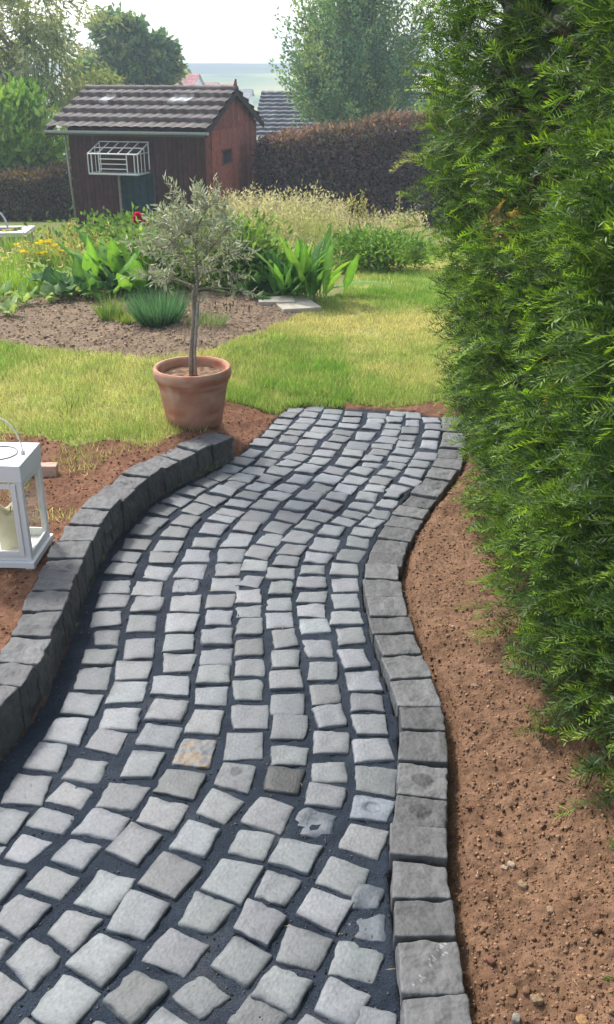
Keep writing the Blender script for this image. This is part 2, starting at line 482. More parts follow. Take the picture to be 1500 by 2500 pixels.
# ---------------------------------------------------------------- cobblestones
cz = lambda L, ox, oy, s: [(ox + a * s, oy + b * s) for a, b in L]
A = lambda L: cz(L, 0, 0, S)
Z1 = lambda L: cz(L, 550, 950, .4043)
Z5 = lambda L: cz(L, 0, 900, .5054)
COLS = [
 Z1([(420,125),(385,158),(350,195),(320,230),(285,270),(220,320),(160,385)]) + Z5([(1165,445),(1115,480),(1060,520),(1000,550),(925,590),(860,635),(790,680),(745,735),(700,780),(655,850),(620,905),(590,965),(550,1050),(540,1125)]) + A([(255,1495),(258,1540),(240,1585),(222,1640),(200,1700),(165,1760),(118,1825),(68,1905),(10,1990)]),
 Z1([(540,112),(510,152),(485,188),(455,225),(420,260),(385,300),(345,350),(295,390),(245,440),(180,490),(110,540),(60,580)]) + Z5([(1130,555),(1085,590),(1020,635),(945,675),(905,735),(850,790),(815,855),(785,910),(755,980),(720,1060),(715,1135)]) + A([(345,1503),(335,1565),(322,1618),(310,1670),(290,1735),(260,1790),(212,1860),(172,1920),(125,1980),(65,2050),(0,2130)]),
 Z1([(650,135),(640,170),(605,205),(575,245),(535,280),(500,320),(475,365),(440,410),(390,445),(330,490),(270,540),(200,590),(150,635),(85,690),(30,745)]) + Z5([(1080,720),(1030,775),(985,840),(955,900),(925,975),(900,1045),(900,1130)]) + A([(440,1505),(432,1555),(428,1600),(415,1655),(400,1715),(380,1775),(340,1848),(295,1922),(250,1990),(190,2060),(130,2130),(50,2210)]),
 Z1([(780,152),(765,188),(745,222),(715,260),(690,297),(645,340),(600,385),(565,430),(510,480),(450,540),(370,590),(310,645),(250,695),(190,765),(130,830),(75,910),(35,1000)]) + Z5([(1070,1120)]) + A([(530,1490),(525,1540),(520,1585),(515,1630),(510,1680),(500,1740),(470,1815),(440,1890),(395,1965),(325,2040),(258,2150),(175,2240),(85,2320),(0,2400)]),
 Z1([(915,155),(905,190),(895,222),(850,280),(800,340),(770,385),(735,440),(670,490),(620,540),(575,595),(510,640),(440,700),(385,765),(320,830),(265,900),(215,980),(180,1065),(160,1155),(145,1250),(150,1340),(150,1430)]) + A([(605,1565),(605,1610),(600,1665),(605,1730),(593,1800),(570,1875),(530,1945),(475,2022),(410,2112),(335,2207),(245,2310),(155,2420)]),
 Z1([(1040,148),(1020,185),(1015,220),(1000,262),(975,305),(945,345),(935,380),(895,420),(885,455),(835,492),(785,545),(730,600),(680,645),(625,705),(570,765),(505,820),(450,890),(400,970),(370,1035),(340,1115),(340,1200),(325,1295),(325,1390)]) + A([(690,1540),(690,1592),(690,1640),(695,1700),(700,1755),(700,1822),(685,1882),(650,1965),(608,2037),(560,2122),(495,2207),(430,2300),(325,2410)]),
 Z1([(1140,160),(1130,205),(1125,250),(1110,290),(1090,330),(1075,375),(1045,420),(1030,460),(985,500),(940,550),(905,595),(860,645),(825,700),(775,755),(715,795),(650,855),(610,930),(555,1015),(535,1085),(520,1165),(525,1255),(525,1340),(535,1430)]) + A([(768,1565),(778,1620),(785,1675),(798,1730),(803,1793),(795,1862),(790,1920),(757,1987),(715,2062),(675,2140),(625,2230),(575,2320),(485,2405)]),
 Z1([(1245,185),(1255,228),(1245,275),(1230,330),(1210,400),(1145,500),(1110,550),(1050,600),(1010,640),(975,690),(935,755),(880,805),(840,860),(800,920),(755,1000),(725,1085),(725,1180),(730,1280),(735,1380)]) + A([(845,1535),(855,1590),(880,1645),(885,1697),(895,1750),(905,1812),(910,1880),(900,1950),(877,2025),(830,2115),(785,2195),(730,2290),(680,2385),(620,2460)]),
 A([(885,2160),(885,2232),(860,2320),(825,2420),(770,2510)]),
 A([(905,2468),(880,2560)]),
]
LAT = []
for ci, L in enumerate(COLS):
    P = [G(a, b) for a, b in L]
    Qp = [P[0]]
    for q in P[1:]:
        d = np.linalg.norm(q - Qp[-1])
        if d < 0.055: Qp[-1] = (Qp[-1] + q) / 2; continue
        k = int(round(d / 0.105))
        if d > 0.155 and k > 1:
            p0 = Qp[-1]
            Qp += [p0 + (q - p0) * j / k for j in range(1, k)]
        Qp.append(q)
    d = Qp[-1] - Qp[-3] if len(Qp) > 3 else Qp[-1] - Qp[-2]; d = d / np.linalg.norm(d)
    for j in range(1, 9):
        q = Qp[-1] + d * 0.115
        if q[1] < 0.75 or q[0] < -1.5: break
        Qp.append(q)
    LAT.append(np.array(Qp))
d0 = LAT[0][-1] - LAT[0][-6]
for extra in (1, 2, 3, 4):                    # courses that leave the frame at lower left
    base = LAT[0][-14:] if extra < 3 else LAT[0][-9:]
    t = unit(np.gradient(base, axis=0)); nrm = np.stack([t[:, 1], -t[:, 0]], 1)
    q = base + nrm * 0.108 * extra
    LAT.append(q[(q[:, 0] > kl_x(q[:, 1]) + 0.06) & (q[:, 1] > .75)])
ALL = []
for ci, P in enumerate(LAT):
    if len(P) < 2: continue
    Tn = unit(np.gradient(P, axis=0))
    for i, q in enumerate(P):
        if q[0] > kr_x(q[1]) - 0.02: continue
        da = np.linalg.norm(P[i] - P[i - 1]) if i else 0.1
        db = np.linalg.norm(P[i + 1] - P[i]) if i + 1 < len(P) else 0.1
        near_d = []
        for cj in (ci - 1, ci + 1):
            if 0 <= cj < len(LAT) and ci < 9 and cj < 9 and len(LAT[cj]) > 2 and not (cj == 8):
                Pj = resample(LAT[cj], .01); near_d.append(np.min(np.linalg.norm(Pj - q, axis=1)))
        sp = np.clip(np.mean(near_d) if near_d else 0.103, .08, .118)
        ALL.append((q, Tn[i], np.clip((da + db) / 2, .075, .125), sp, ci))
ALL.sort(key=lambda a: a[0][1])
def photo_px(x, y, z):
    v = np.array([x, y, z - CH]); zc = v[1] * math.cos(PITCH) - v[2] * math.sin(PITCH); up = v[1] * math.sin(PITCH) + v[2] * math.cos(PITCH)
    return 750 + F * v[0] / zc, 1250 - F * up / zc
SPECIAL = {}                                  # stones with a look of their own, by where they lie in the path
def near_stone(px, py):
    q = G(px * S, py * S); return int(np.argmin([np.linalg.norm(a[0] - q) for a in ALL]))
SPECIAL[near_stone(685, 1882)] = ('dark', 'smooth dark charcoal cobblestone among the pale ones, right of the stone with a round mark')
SPECIAL[near_stone(570, 1875)] = ('spot', 'pale cobblestone with a small round grey mark, left of the dark charcoal one')
SPECIAL[near_stone(900, 1950)] = ('oval', 'bluish cobblestone with a large oval hollow, touching the right kerb')
SPECIAL[near_stone(757, 1988)] = ('blue', 'small blue-grey broken cobblestone below the smooth dark charcoal one')
SPECIAL[near_stone(470, 1815)] = ('rough', 'rough mottled cobblestone with a crumbly tan and brown surface')
SPECIAL[near_stone(885, 2160)] = ('buried', 'cobblestone almost buried in dark grit against the right kerb, the upper of two')
SPECIAL[near_stone(885, 2232)] = ('buried2', 'cobblestone almost buried in dark grit against the right kerb, the lower of two')
SPECIAL[near_stone(335, 2207)] = ('grey', 'largest grey cobblestone with speckled surface, near the bottom of the photo')
cob_vis = []
rest = MB()
nvis = 0
for k, (q, t, ln, sp, ci) in enumerate(ALL):
    gap = rng.uniform(.011, .022); gap2 = rng.uniform(.011, .021)
    w = sp - gap2; l = ln - gap
    kind = SPECIAL.get(k, (None,))[0]
    cor = rng.normal(size=(4, 2)) * 0.0048
    V, Fs = rbox((w, l, 0.07), rng.uniform(.004, .009), 16 if kind in ('spot', 'oval', 'rough') else 6, rng.uniform(.007, .013), int(k * 7 + 3), cor, freq=46, dome=rng.uniform(.0005, .003), zr=.3)
    lum = max(.09, rng.normal(0.143, 0.024))
    base = np.array([lum * rng.uniform(.88, .955), lum * 1.0, lum * rng.uniform(1.03, 1.12)])
    if kind == 'dark': base = np.array([.017, .020, .022])
    if kind in ('blue', 'buried', 'buried2'): base = np.array([.075, .09, .11])
    if kind == 'oval': base = np.array([.13, .155, .185])
    c = np.tile(base, (len(V), 1))
    mott = fbm(V[:, 0] * 45, V[:, 1] * 45, V[:, 2] * 45 + k, 5, 3)
    c *= (1 + .22 * mott)[:, None]
    dirt = sstep(.0, .45, fbm(V[:, 0] * 24 + k * 3.1, V[:, 1] * 24, 0, 13, 2)) * sstep(.5, 1.05, np.maximum(np.abs(V[:, 0]) / (w / 2), np.abs(V[:, 1]) / (l / 2)))
    c = c * (1 - .6 * dirt[:, None]) + np.array([.03, .034, .042]) * .6 * dirt[:, None]
    if kind == 'spot':
        d = np.hypot(V[:, 0] - .006, V[:, 1] + .016); c[d < .017] *= .42
    if kind == 'oval':
        d = np.hypot(V[:, 0] / 1.0, V[:, 1] / .8); V[:, 2] -= np.where(V[:, 2] > 0, .004 * (1 - sstep(.012, .03, d)), 0); c[(d > .016) & (d < .025)] *= .66
    if kind == 'rough': c = lerp(c, (.17, .13, .085), sstep(0, .3, fbm(V[:, 0] * 60, V[:, 1] * 60, 0, 77, 2))); V[:, 2] += .003 * fbm(V[:, 0] * 90, V[:, 1] * 90, 0, 78, 2)
    zc = -0.035 + rng.normal(0, .0022)
    if kind in ('buried', 'buried2'): zc -= .006; V[:, 2] += np.where(V[:, 2] > 0, .008 * fbm(V[:, 0] * 30, V[:, 1] * 30, 0, 90 + k, 2), 0)
    if kind == 'blue': V[:, 2] += np.where(V[:, 2] > 0, .012 * fbm(V[:, 0] * 25, V[:, 1] * 25, 0, 91, 2) - .004, 0)
    ang = math.atan2(t[1], t[0]) - math.pi / 2 + rng.normal(0, .05)
    tilt = (rng.normal(0, .011), rng.normal(0, .011))
    px, py = photo_px(q[0], q[1], 0)
    vis = -40 < px < 1540 and py < 2560
    if vis and nvis < 300:
        nvis += 1
        o = obj('cobblestone', make_mesh('cobblestone', V, Fs, M['granite'], c, True), None, (q[0], q[1], zc), (tilt[0], tilt[1], ang))
        tag(o, SPECIAL[k][1] if kind else 'pale grey granite cobblestone laid in dark grit on the curving path', 'cobblestone', 'cobblestones of the garden path')
    else:
        ca, sa = math.cos(ang), math.sin(ang)
        Wv = V.copy(); Wv[:, 0] = ca * V[:, 0] - sa * V[:, 1] + q[0]; Wv[:, 1] = sa * V[:, 0] + ca * V[:, 1] + q[1]; Wv[:, 2] += zc
        rest.add(Wv, Fs, c)
tag(obj('cobblestones', rest.mesh('cobblestones', M['granite'], True)), 'small far cobblestones at the top end of the path', 'cobblestones', None, 'stuff')

# ---------------------------------------------------------------- kerb stones
def kerb(line, side, length, width, top, depth, name_label, ends, group, lum, rough, special=()):
    P = resample(line, .005)
    Tk = unit(np.gradient(smooth(P, 12, 2), axis=0)); P = P + np.stack([-Tk[:, 1], Tk[:, 0]], 1) * side * width / 2
    P = resample(smooth(P, 6, 1), .005); Tk = unit(np.gradient(smooth(P, 8, 1), axis=0))
    s = 0.0; i = 0; out = []
    tot = len(P) * .005
    while s + length * .6 < tot:
        ln = length * rng.uniform(.86, 1.16)
        a = P[int(s / .005)]; b = P[min(len(P) - 1, int((s + ln) / .005))]
        m = (a + b) / 2; t = unit(b - a)
        ta, tb = Tk[min(len(P) - 1, int(s / .005))], Tk[min(len(P) - 1, int((s + ln) / .005))]
        tw = [math.tan(float(np.clip(t[0] * q_[1] - t[1] * q_[0], -.4, .4))) * width / 2 for q_ in (ta, tb)]
        out.append((m, t, np.linalg.norm(b - a), tw)); s += ln
    for i, (m, t, ln, tw) in enumerate(out):
        tz = top(m[1]) + rng.normal(0, .004)
        w = width + rng.normal(0, .004)
        px, py = photo_px(m[0], m[1], tz)
        nn_ = 30 if any(np.hypot(px - q_[0] * S, py - q_[1] * S) < 62 for q_ in special) else 7
        V, Fs = rbox((ln - rng.uniform(.006, .012), w, depth), .005, nn_, rough, int(i * 13 + 5 + 100 * side), rng.normal(size=(4, 2)) * .0026 + np.array([(tw[0], 0), (tw[1], 0), (-tw[1], 0), (-tw[0], 0)]), freq=26)
        l0 = lum * rng.uniform(.72, 1.22)
        c = np.tile(np.array([l0 * .98, l0 * 1.0, l0 * 1.03]), (len(V), 1)) * (1 + .18 * fbm(V[:, 0] * 40, V[:, 1] * 40, V[:, 2] * 40 + i * 5, 50, 3))[:, None]
        px, py = photo_px(m[0], m[1], tz)
        lab = name_label
        if not (-150 < px < 1650 and py < 2700): 
            pass
        for (sx, sy, fn, sl) in special:
            if np.hypot(px - sx * S, py - sy * S) < 62 and not any(o.get('label') == sl for o in COL.objects):
                c = fn(V, c); lab = sl; break
        if i in ends: lab = ends[i]
        o = obj('kerb_stone', make_mesh('kerb_stone', V, Fs, M['basalt'], c, False), None, (m[0], m[1], tz - depth / 2), (rng.normal(0, .012), rng.normal(0, .012), math.atan2(t[1], t[0])))
        tag(o, lab, 'kerb stone', group)
    return len(out)
nL = kerb(KL_IN, 1, .125, KW, lambda y: .135 - .02 * float(sstep(3.0, 4.1, y)), .24,
     'dark grey basalt kerb stone in the raised edging left of the path', {}, 'raised kerb stones left of the path', .105, .013)
last = [o for o in COL.objects if o.name.startswith('kerb_stone')][-1]
last['label'] = 'end stone of the raised left kerb, beside the reddish soil and pot'
nK = len([o for o in COL.objects if o.name.startswith('kerb_stone')])
def splash(V, c):
    d = np.abs(V[:, 1] + V[:, 0] * .7 - .005 + .014 * fbm(V[:, 0] * 40, V[:, 1] * 40, 0, 3, 2)); f = (d < .008) & (rng.random(len(V)) < .17) & (V[:, 2] > 0.05)
    c[f] = (.30, .30, .28); return c
def stain(V, c):
    d = np.hypot(V[:, 0] * 1.2, V[:, 1]) + .01 * fbm(V[:, 0] * 40, V[:, 1] * 40, 0, 8, 2); c[d < .026] *= .55; return c
kerb(KR_IN, 1, .118, KW, lambda y: .036 - .034 * float(sstep(2.7, 3.5, y)), .2,
     'grey basalt kerb stone in the low edging right of the path', {}, 'low kerb stones right of the path', .10, .009,
     ((1040, 2340, splash, 'grey kerb stone with a white splash streak across its top'), (1030, 1870, stain, 'grey kerb stone with a round dark stain, beside the path'), (1020, 1965, stain, 'grey kerb stone with a dark blotch, next to the one with a round stain')))

# loose grit, crumbs and pebbles
def crumbs(n, region, size, cols, name, label, cat, mat, zoff=0.0):
    P = region(n); n = len(P)
    base = np.array([(1, 0, 0), (-1, 0, 0), (0, 1, 0), (0, -1, 0), (0, 0, 1), (0, 0, -1)], float)
    tri = np.array([(0, 2, 4), (2, 1, 4), (1, 3, 4), (3, 0, 4), (2, 0, 5), (1, 2, 5), (3, 1, 5), (0, 3, 5)])
    sz = size[0] * (size[1] / size[0]) ** (rng.random(n) ** 2.2)
    V = base[None] * rng.uniform(.6, 1.1, (n, 6, 1)) * sz[:, None, None]
    a = rng.uniform(0, 6.28, n); ca, sa = np.cos(a), np.sin(a)
    x = V[..., 0] * ca[:, None] - V[..., 1] * sa[:, None]; y = V[..., 0] * sa[:, None] + V[..., 1] * ca[:, None]
    V = np.stack([x, y, V[..., 2] * .75], -1) + P[:, None, :] + np.array([0, 0, zoff])
    Fq = (tri[None] + 6 * np.arange(n)[:, None, None]).reshape(-1, 3)
    c = np.repeat(pick(cols, n, .2), 6, 0)
    return tag(obj(name, make_mesh(name, V.reshape(-1, 3), Fq, mat, c, True)), label, cat, None, 'stuff')
tri_Z = Z
def ground_z(x, y):
    i = np.clip(np.searchsorted(ys, y), 1, len(ys) - 1); j = np.clip(np.searchsorted(xs, x), 1, len(xs) - 1)
    return np.where(y - ys[i - 1] < ys[i] - y, np.where(x - xs[j - 1] < xs[j] - x, Z[i - 1, j - 1], Z[i - 1, j]), Z[i, j])
def reg_right(n):
    y = 0.9 + 3.7 * rng.random(n) ** 1.5; x = kr_x(y) + KW + .012 + rng.random(n) * .75
    return np.stack([x, y, ground_z(x, y)], 1)
def reg_left(n):
    x = rng.uniform(-2.2, .1, n); y = rng.uniform(1.6, 5, n)
    k = inpoly(x, y, SOILL_POLY) & ((x < kl_x(y) - KW - .005) | (y > 4.17)) & ~inpoly(x, y, PATH_POLY); x, y = x[k], y[k]
    return np.stack([x, y, ground_z(x, y)], 1)
def reg_bed(n):
    x = rng.uniform(-3.6, .6, n); y = rng.uniform(5.5, 8.5, n); k = inpoly(x, y, BED_POLY); x, y = x[k], y[k]
    return np.stack([x, y, ground_z(x, y)], 1)
def reg_path(n):
    y = 0.95 + 3.8 * rng.random(n) ** 1.3; x = rng.uniform(-1.2, .75, n); k = inpoly(x, y, PATH_POLY); x, y = x[k], y[k]
    return np.stack([x, y, ground_z(x, y)], 1)
SOILC = [(.17, .095, .057), (.24, .145, .09), (.20, .115, .07), (.30, .19, .12)]
crumbs(30000, reg_right, (.002, .0085), SOILC, 'soil_crumbs', 'brown soil crumbs scattered under the yew hedge', 'soil crumbs', M['soil'])
crumbs(26000, reg_left, (.0025, .010), [(.14, .066, .04), (.24, .13, .08), (.19, .10, .06)], 'soil_crumbs', 'reddish soil crumbs behind the left kerb and beside the pot', 'soil crumbs', M['soil'])
crumbs(26000, reg_bed, (.005, .018), [(.22, .16, .11), (.36, .27, .19), (.28, .21, .145)], 'soil_crumbs', 'grey-brown clods on the vegetable bed', 'soil crumbs', M['soil'])
crumbs(30000, reg_path, (.0008, .0045), [(.02, .024, .03), (.05, .055, .06), (.10, .10, .10), (.16, .15, .13)], 'grit', 'dark basalt grit in the joints of the path', 'grit', M['grit'], .001)
# straw bits
def straw(n):
    P = np.concatenate([reg_right(n), reg_path(n // 2)]); n = len(P); az = rng.uniform(0, 6.28, n)
    D = np.stack([np.cos(az), np.sin(az), rng.uniform(0, .25, n)], 1)
    return leaves(P + np.array([0, 0, .006]), D, rng.uniform(.008, .03, n), .0022, pick([(.45, .36, .2), (.36, .26, .14)], n))
tag(leafobj('straw_bits', [straw(420)], M['leaf']), 'tiny bits of dry straw on the soil and path joints', 'straw', None, 'stuff')
# the larger pebbles, each its own
PEB = [(1222, 2072, .010, 'pale'), (1238, 2066, .012, 'pale'), (1268, 2118, .016, 'tan'), (1135, 1925, .009, 'red'), (1188, 2300, .013, 'red'), (1240, 2370, .014, 'brown'), (1275, 2375, .012, 'brown'), (1300, 2395, .016, 'tan'), (1410, 2455, .016, 'orange'), (1385, 2420, .012, 'brown'), (1390, 2160, .014, 'brown'), (1250, 2440, .013, 'grey'), (1095, 1505, .008, 'pale'), (1083, 1520, .010, 'tan'), (1090, 1180, .008, 'pale'), (1150, 1640, .010, 'tan'), (1357, 1935, .012, 'brown'), (1440, 2250, .015, 'brown'), (1330, 2190, .012, 'tan'), (1205, 1985, .010, 'brown')]
PC = {'pale': (.36, .28, .20), 'tan': (.26, .18, .115), 'red': (.18, .09, .06), 'brown': (.18, .105, .064), 'orange': (.30, .18, .09), 'grey': (.22, .20, .17)}
for (px, py, r, kn) in PEB:
    r *= .72
    q = G(px * S, py * S, .045)
    V, Fs = rbox((r * 2.2, r * 1.7, r * 1.4), r * .9, 4, r * .45, int(px), freq=70)
    o = obj('pebble', make_mesh('pebble', V, Fs, M['soil'], np.tile(PC[kn], (len(V), 1)), True), None, (q[0], q[1], float(ground_z(np.array([q[0]]), np.array([q[1]]))[0]) + r * .3), (0, 0, rng.uniform(0, 3)))
    tag(o, {'pale': 'small pale pebble lying on the brown soil right of the path', 'tan': 'tan pebble lying on the brown soil right of the path', 'red': 'reddish pebble lying on the brown soil beside the right kerb', 'brown': 'brown stone half sunk in the soil under the hedge', 'orange': 'orange-tan stone on the soil at the bottom right', 'grey': 'greyish stone on the soil near the bottom of the photo'}[kn], 'pebble', 'pebbles on the soil right of the path')

# ---------------------------------------------------------------- lawn grass
def grass_patch(n, xr, yr, mask, hl, power=1.0):
    y = yr[0] + (yr[1] - yr[0]) * rng.random(n) ** power; x = rng.uniform(*xr, n)
    k = mask(x, y); x, y = x[k], y[k]; n = len(x)
    P = np.stack([x, y, ground_z(x, y) - .003], 1)
    tilt = rng.normal(0, .45, (n, 2)); D = np.stack([tilt[:, 0], tilt[:, 1], np.ones(n)], 1)
    dry = 0.5 + .5 * fbm(x * .9, y * .9, 0, 71, 3); dry2 = 0.5 + .5 * fbm(x * 5, y * 5, 0, 75, 2)
    f = np.clip(1.9 * dry + .8 * dry2 - 1.05 + .25 * (x > .25) + .18 * rng.normal(size=n), 0, 1)
    c = lerp((.17, .31, .055), (.56, .50, .24), f) * (1 + .26 * rng.normal(size=(n, 1))).clip(.5, 1.5)
    L = rng.uniform(*hl, n) * (1.15 - .45 * f)
    W = np.clip(.0008 * y, .003, .008)
    return blades(P, D, L, W, c)
lawn_mask = lambda x, y: (ragged(x, y, LAWNR_POLY, .05, .07) | ((y > 3.2) & (y < 7) & (x < .2) & ~ragged(x, y, SOILL_POLY, .03, .07))) & ~inpoly(x, y, PATH_POLY) & ~ragged(x, y, BED_POLY) & (fbm(x * 6, y * 6, 0, 81, 2) + .9 > rng.random(len(x)) * .9)
parts = [grass_patch(150000, (-.6, 1.5), (4.75, 8), lawn_mask, (.025, .055), 1.4), grass_patch(50000, (-.2, 2.0), (8, 12.2), lawn_mask, (.03, .06)), grass_patch(170000, (-3.2, .0), (3.4, 6.6), lawn_mask, (.03, .07))]
fr = lambda x, y: ~lawn_mask(x, y) & ~inpoly(x, y, PATH_POLY) & ((inpoly(x, y, SOILL_POLY) & (x < kl_x(y) - .14)) | (y > 4.95)) & ((fbm(x * 4, y * 4, 0, 91, 2)) > .18)
parts.append(grass_patch(24000, (-2.2, 1.2), (3.2, 5.2), fr, (.03, .06)))
tag(leafobj('lawn_grass', parts, M['grass']), 'short lawn grass, green with dry straw-coloured patches', 'grass', None, 'stuff')

# ---------------------------------------------------------------- lantern, candle and block on the left bed
LZ = 0.105
fr_ = G(82, 1393, LZ); br_ = G(126, 1326, LZ)
d_ = br_ - fr_; lw = float(np.linalg.norm(d_)); lrz = math.atan2(d_[1], d_[0]) - math.pi / 2
lh = at(58, 1137, fr_[1])[2] - LZ
lant = empty('lantern', (fr_[0], fr_[1], LZ), lrz, 'white metal candle lantern with glass panes and wire handle, behind the left kerb', 'lantern')
def lbox(name, boxes, mat='white_metal', parent=lant, c=(.78, .79, .79), bev=.003):
    m = MB()
    for lo, hi in boxes: m.box(lo, hi, c, bev)
    return obj(name, m.mesh(name, M[mat]), parent)
w = lw; p_ = .021; e = .009
bz = .035
lbox('base', [((-w - e, -e, .012), (e, w + e, bz))] + [((x, y, 0), (x + .03, y + .03, .013)) for x in (-w - e + .002, -.024) for y in (-e + .002, w - .024)], bev=.002)
lbox('post', [((-p_, 0, bz), (0, p_, lh - .06))])
lbox('post', [((-w, 0, bz), (-w + p_, p_, lh - .06))])
lbox('post', [((-p_, w - p_, bz), (0, w, lh - .06))])
lbox('post', [((-w, w - p_, bz), (-w + p_, w, lh - .06))])
m = MB(); m.box((-w - .004, -.004, lh - .06), (.004, w + .004, lh), (.8, .81, .81), .003)
top_ = obj('roof', m.mesh('roof', M['white_metal']), lant)
m = MB(); m.tube([(-w / 2 + .3 * w * math.cos(a), w / 2 + .3 * w * math.sin(a), lh + .001) for a in np.linspace(0, 2 * math.pi, 41)], .0032, 6, (.2, .2, .21), False)
obj('vent_ring', m.mesh('vent_ring', M['steel']), top_)
m = MB(); hr = w / 2 - .02; m.tube([(-w / 2 + hr * math.cos(a), w / 2 + .12 * hr * math.sin(a) , lh + .6 * w * math.sin(a)) for a in np.linspace(0, math.pi, 25)], .0024, 6, (.72, .73, .72))
for sx in (-1, 1): m.box((-w / 2 + sx * hr - .006, w / 2 - .006, lh), (-w / 2 + sx * hr + .006, w / 2 + .006, lh + .012), (.7, .7, .7))
obj('handle', m.mesh('handle', M['white_metal'], True), lant)
# door on the front, with its own frame and pane
f0, f1, z0, z1 = -w + .02, -.02, bz + .022, lh - .066
door = lbox('door', [((f0, -.006, z0), (f0 + .018, .004, z1)), ((f1 - .018, -.006, z0), (f1, .004, z1)), ((f0 + .018, -.006, z0), (f1 - .018, .004, z0 + .018)), ((f0 + .018, -.006, z1 - .018), (f1 - .018, .004, z1))], bev=.002)
lbox('pane', [((f0 + .017, -.002, z0 + .017), (f1 - .017, 0, z1 - .017))], 'glass', door, bev=0)
lbox('rail', [((-w + p_, .002, bz), (-p_, .012, z0 - .002))])
lbox('rail', [((-.010, p_, bz), (-.001, w - p_, bz + .03))])
lbox('rail', [((-.010, p_, lh - .085), (-.001, w - p_, lh - .061))])
lbox('pane', [((-.007, p_ + .001, bz + .03), (-.005, w - p_ - .001, lh - .085))], 'glass', bev=0)
lbox('rail', [((-w + .001, p_, bz), (-w + .010, w - p_, bz + .03))])
lbox('rail', [((-w + .001, p_, lh - .085), (-w + .010, w - p_, lh - .061))])
lbox('pane', [((-w + .005, p_ + .001, bz + .03), (-w + .007, w - p_ - .001, lh - .085))], 'glass', bev=0)
lbox('rail', [((-w + p_, w - .010, bz), (-p_, w - .001, bz + .03))])
lbox('rail', [((-w + p_, w - .010, lh - .085), (-p_, w - .001, lh - .061))])
lbox('pane', [((-w + p_ + .001, w - .007, bz + .03), (-p_ - .001, w - .005, lh - .085))], 'glass', bev=0)
cr, chh = .24 * w, .42 * lh
cdl = empty('candle', tuple(np.array([fr_[0], fr_[1]]) + np.array([math.cos(lrz) * (-w * .42) - math.sin(lrz) * w * .45, math.sin(lrz) * (-w * .42) + math.cos(lrz) * w * .45])) + (LZ + bz + .001,), 0, 'thick cream pillar candle with melted rim, standing inside the white lantern', 'candle')
V = MB().lathe([(0, 0), (cr * .97, 0), (cr, .006), (cr, chh * .9), (cr * .96, chh), (cr * .8, chh * .99), (cr * .6, chh * .9), (0, chh * .88)], 28, (.82, .78, .58))
Vv = V.V[0]; a_ = np.arctan2(Vv[:, 1], Vv[:, 0]); Vv[:, 2] += np.where(Vv[:, 2] > chh * .88, .016 * np.sin(a_ * 2 + .5) + .008 * np.sin(a_ * 5), 0)
obj('wax', V.mesh('wax', M['wax'], True), cdl)
m = MB(); m.tube([(0, 0, chh * .87), (.001, 0, chh * .95), (.004, 0, chh * .99)], .0018, 6, (.03, .03, .03)); obj('wick', m.mesh('wick', M['bark']), cdl)
q = G(115 * S, 1150 * S, .11)
V, Fs = rbox((.11, .05, .055), .004, 4, .003, 5, freq=50)
tag(obj('brick', make_mesh('brick', V, Fs, M['concrete'], np.tile((.50, .34, .27), (len(V), 1))), None, (q[0] - .02, q[1] + .03, .125), (0, .06, .1)), 'pinkish brick lying on the soil behind the white lantern', 'brick')

# ---------------------------------------------------------------- potted olive tree
PX, PY = G(466 * S, 1036 * S, .1) + np.array([0, .10])
PZ = zt(PX, PY) - .004
rt = .182; ph = at(466 * S, 884 * S, PY)[2] - PZ
pot = empty('terracotta_pot', (PX, PY, PZ), 0, 'large weathered terracotta pot with thick rolled rim, standing at the end of the left kerb', 'flower pot')
prof = [(0, 0), (.128, 0), (.134, .006), (.147, ph * .3), (.162, ph * .62), (.172, ph * .76), (.176, ph * .79), (.183, ph * .82), (.187, ph * .9), (.186, ph * .965), (.180, ph), (.171, ph), (.163, ph * .965), (.160, ph * .85), (.150, ph * .8)]
prof2 = []
for i in range(len(prof) - 1):
    for k in range(3): prof2.append(tuple(np.array(prof[i]) + (np.array(prof[i + 1]) - np.array(prof[i])) * k / 3))
prof2.append(prof[-1])
m = MB().lathe(prof2, 56)
V = m.V[0]; a_ = np.arctan2(V[:, 1], V[:, 0])
bl = fbm(np.cos(a_) * 2.6, np.sin(a_) * 2.6, V[:, 2] * 14, 61, 4); st = fbm(V[:, 2] * 60, np.cos(a_) * 1.4, np.sin(a_) * 1.4, 62, 3)
pc = lerp((.40, .145, .085), (.50, .30, .21), .5 + .8 * bl + 1.1 * st)
lime = sstep(.15, .55, fbm(np.cos(a_) * 3, np.sin(a_) * 3, V[:, 2] * 5, 63, 3)); pc = lerp(pc, (.56, .43, .35), .75 * lime)
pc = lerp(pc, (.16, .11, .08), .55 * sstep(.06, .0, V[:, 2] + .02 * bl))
m.C[0] = pc
obj('body', m.mesh('body', M['terracotta'], True), pot)
n = 900; a_ = rng.uniform(0, 6.28, n); r_ = .158 * np.sqrt(rng.random(n))
m = MB()
gx = np.linspace(-.16, .16, 24); SX, SY = np.meshgrid(gx, gx); kk = np.hypot(SX, SY)
sc = np.minimum(1, .158 / np.maximum(kk, 1e-6)); SX *= sc; SY *= sc
sz = ph * .84 + .006 * fbm(SX * 40, SY * 40, 0, 3, 2)
si = np.arange(576).reshape(24, 24)
pcol = lerp((.10, .06, .04), (.30, .20, .13), .5 + fbm(SX * 60, SY * 60, 0, 5, 2))
obj('potting_soil', make_mesh('potting_soil', np.stack([SX, SY, sz], -1).reshape(-1, 3), np.stack([si[:-1, :-1], si[:-1, 1:], si[1:, 1:], si[1:, :-1]], -1).reshape(-1, 4), M['soil'], pcol.reshape(-1, 3), True), pot)
SOZ = PZ + ph * .84
olive = empty('olive_tree', (PX - .005, PY, SOZ), 0, 'small grey-green olive tree with a loose round crown, planted in the terracotta pot', 'olive tree')
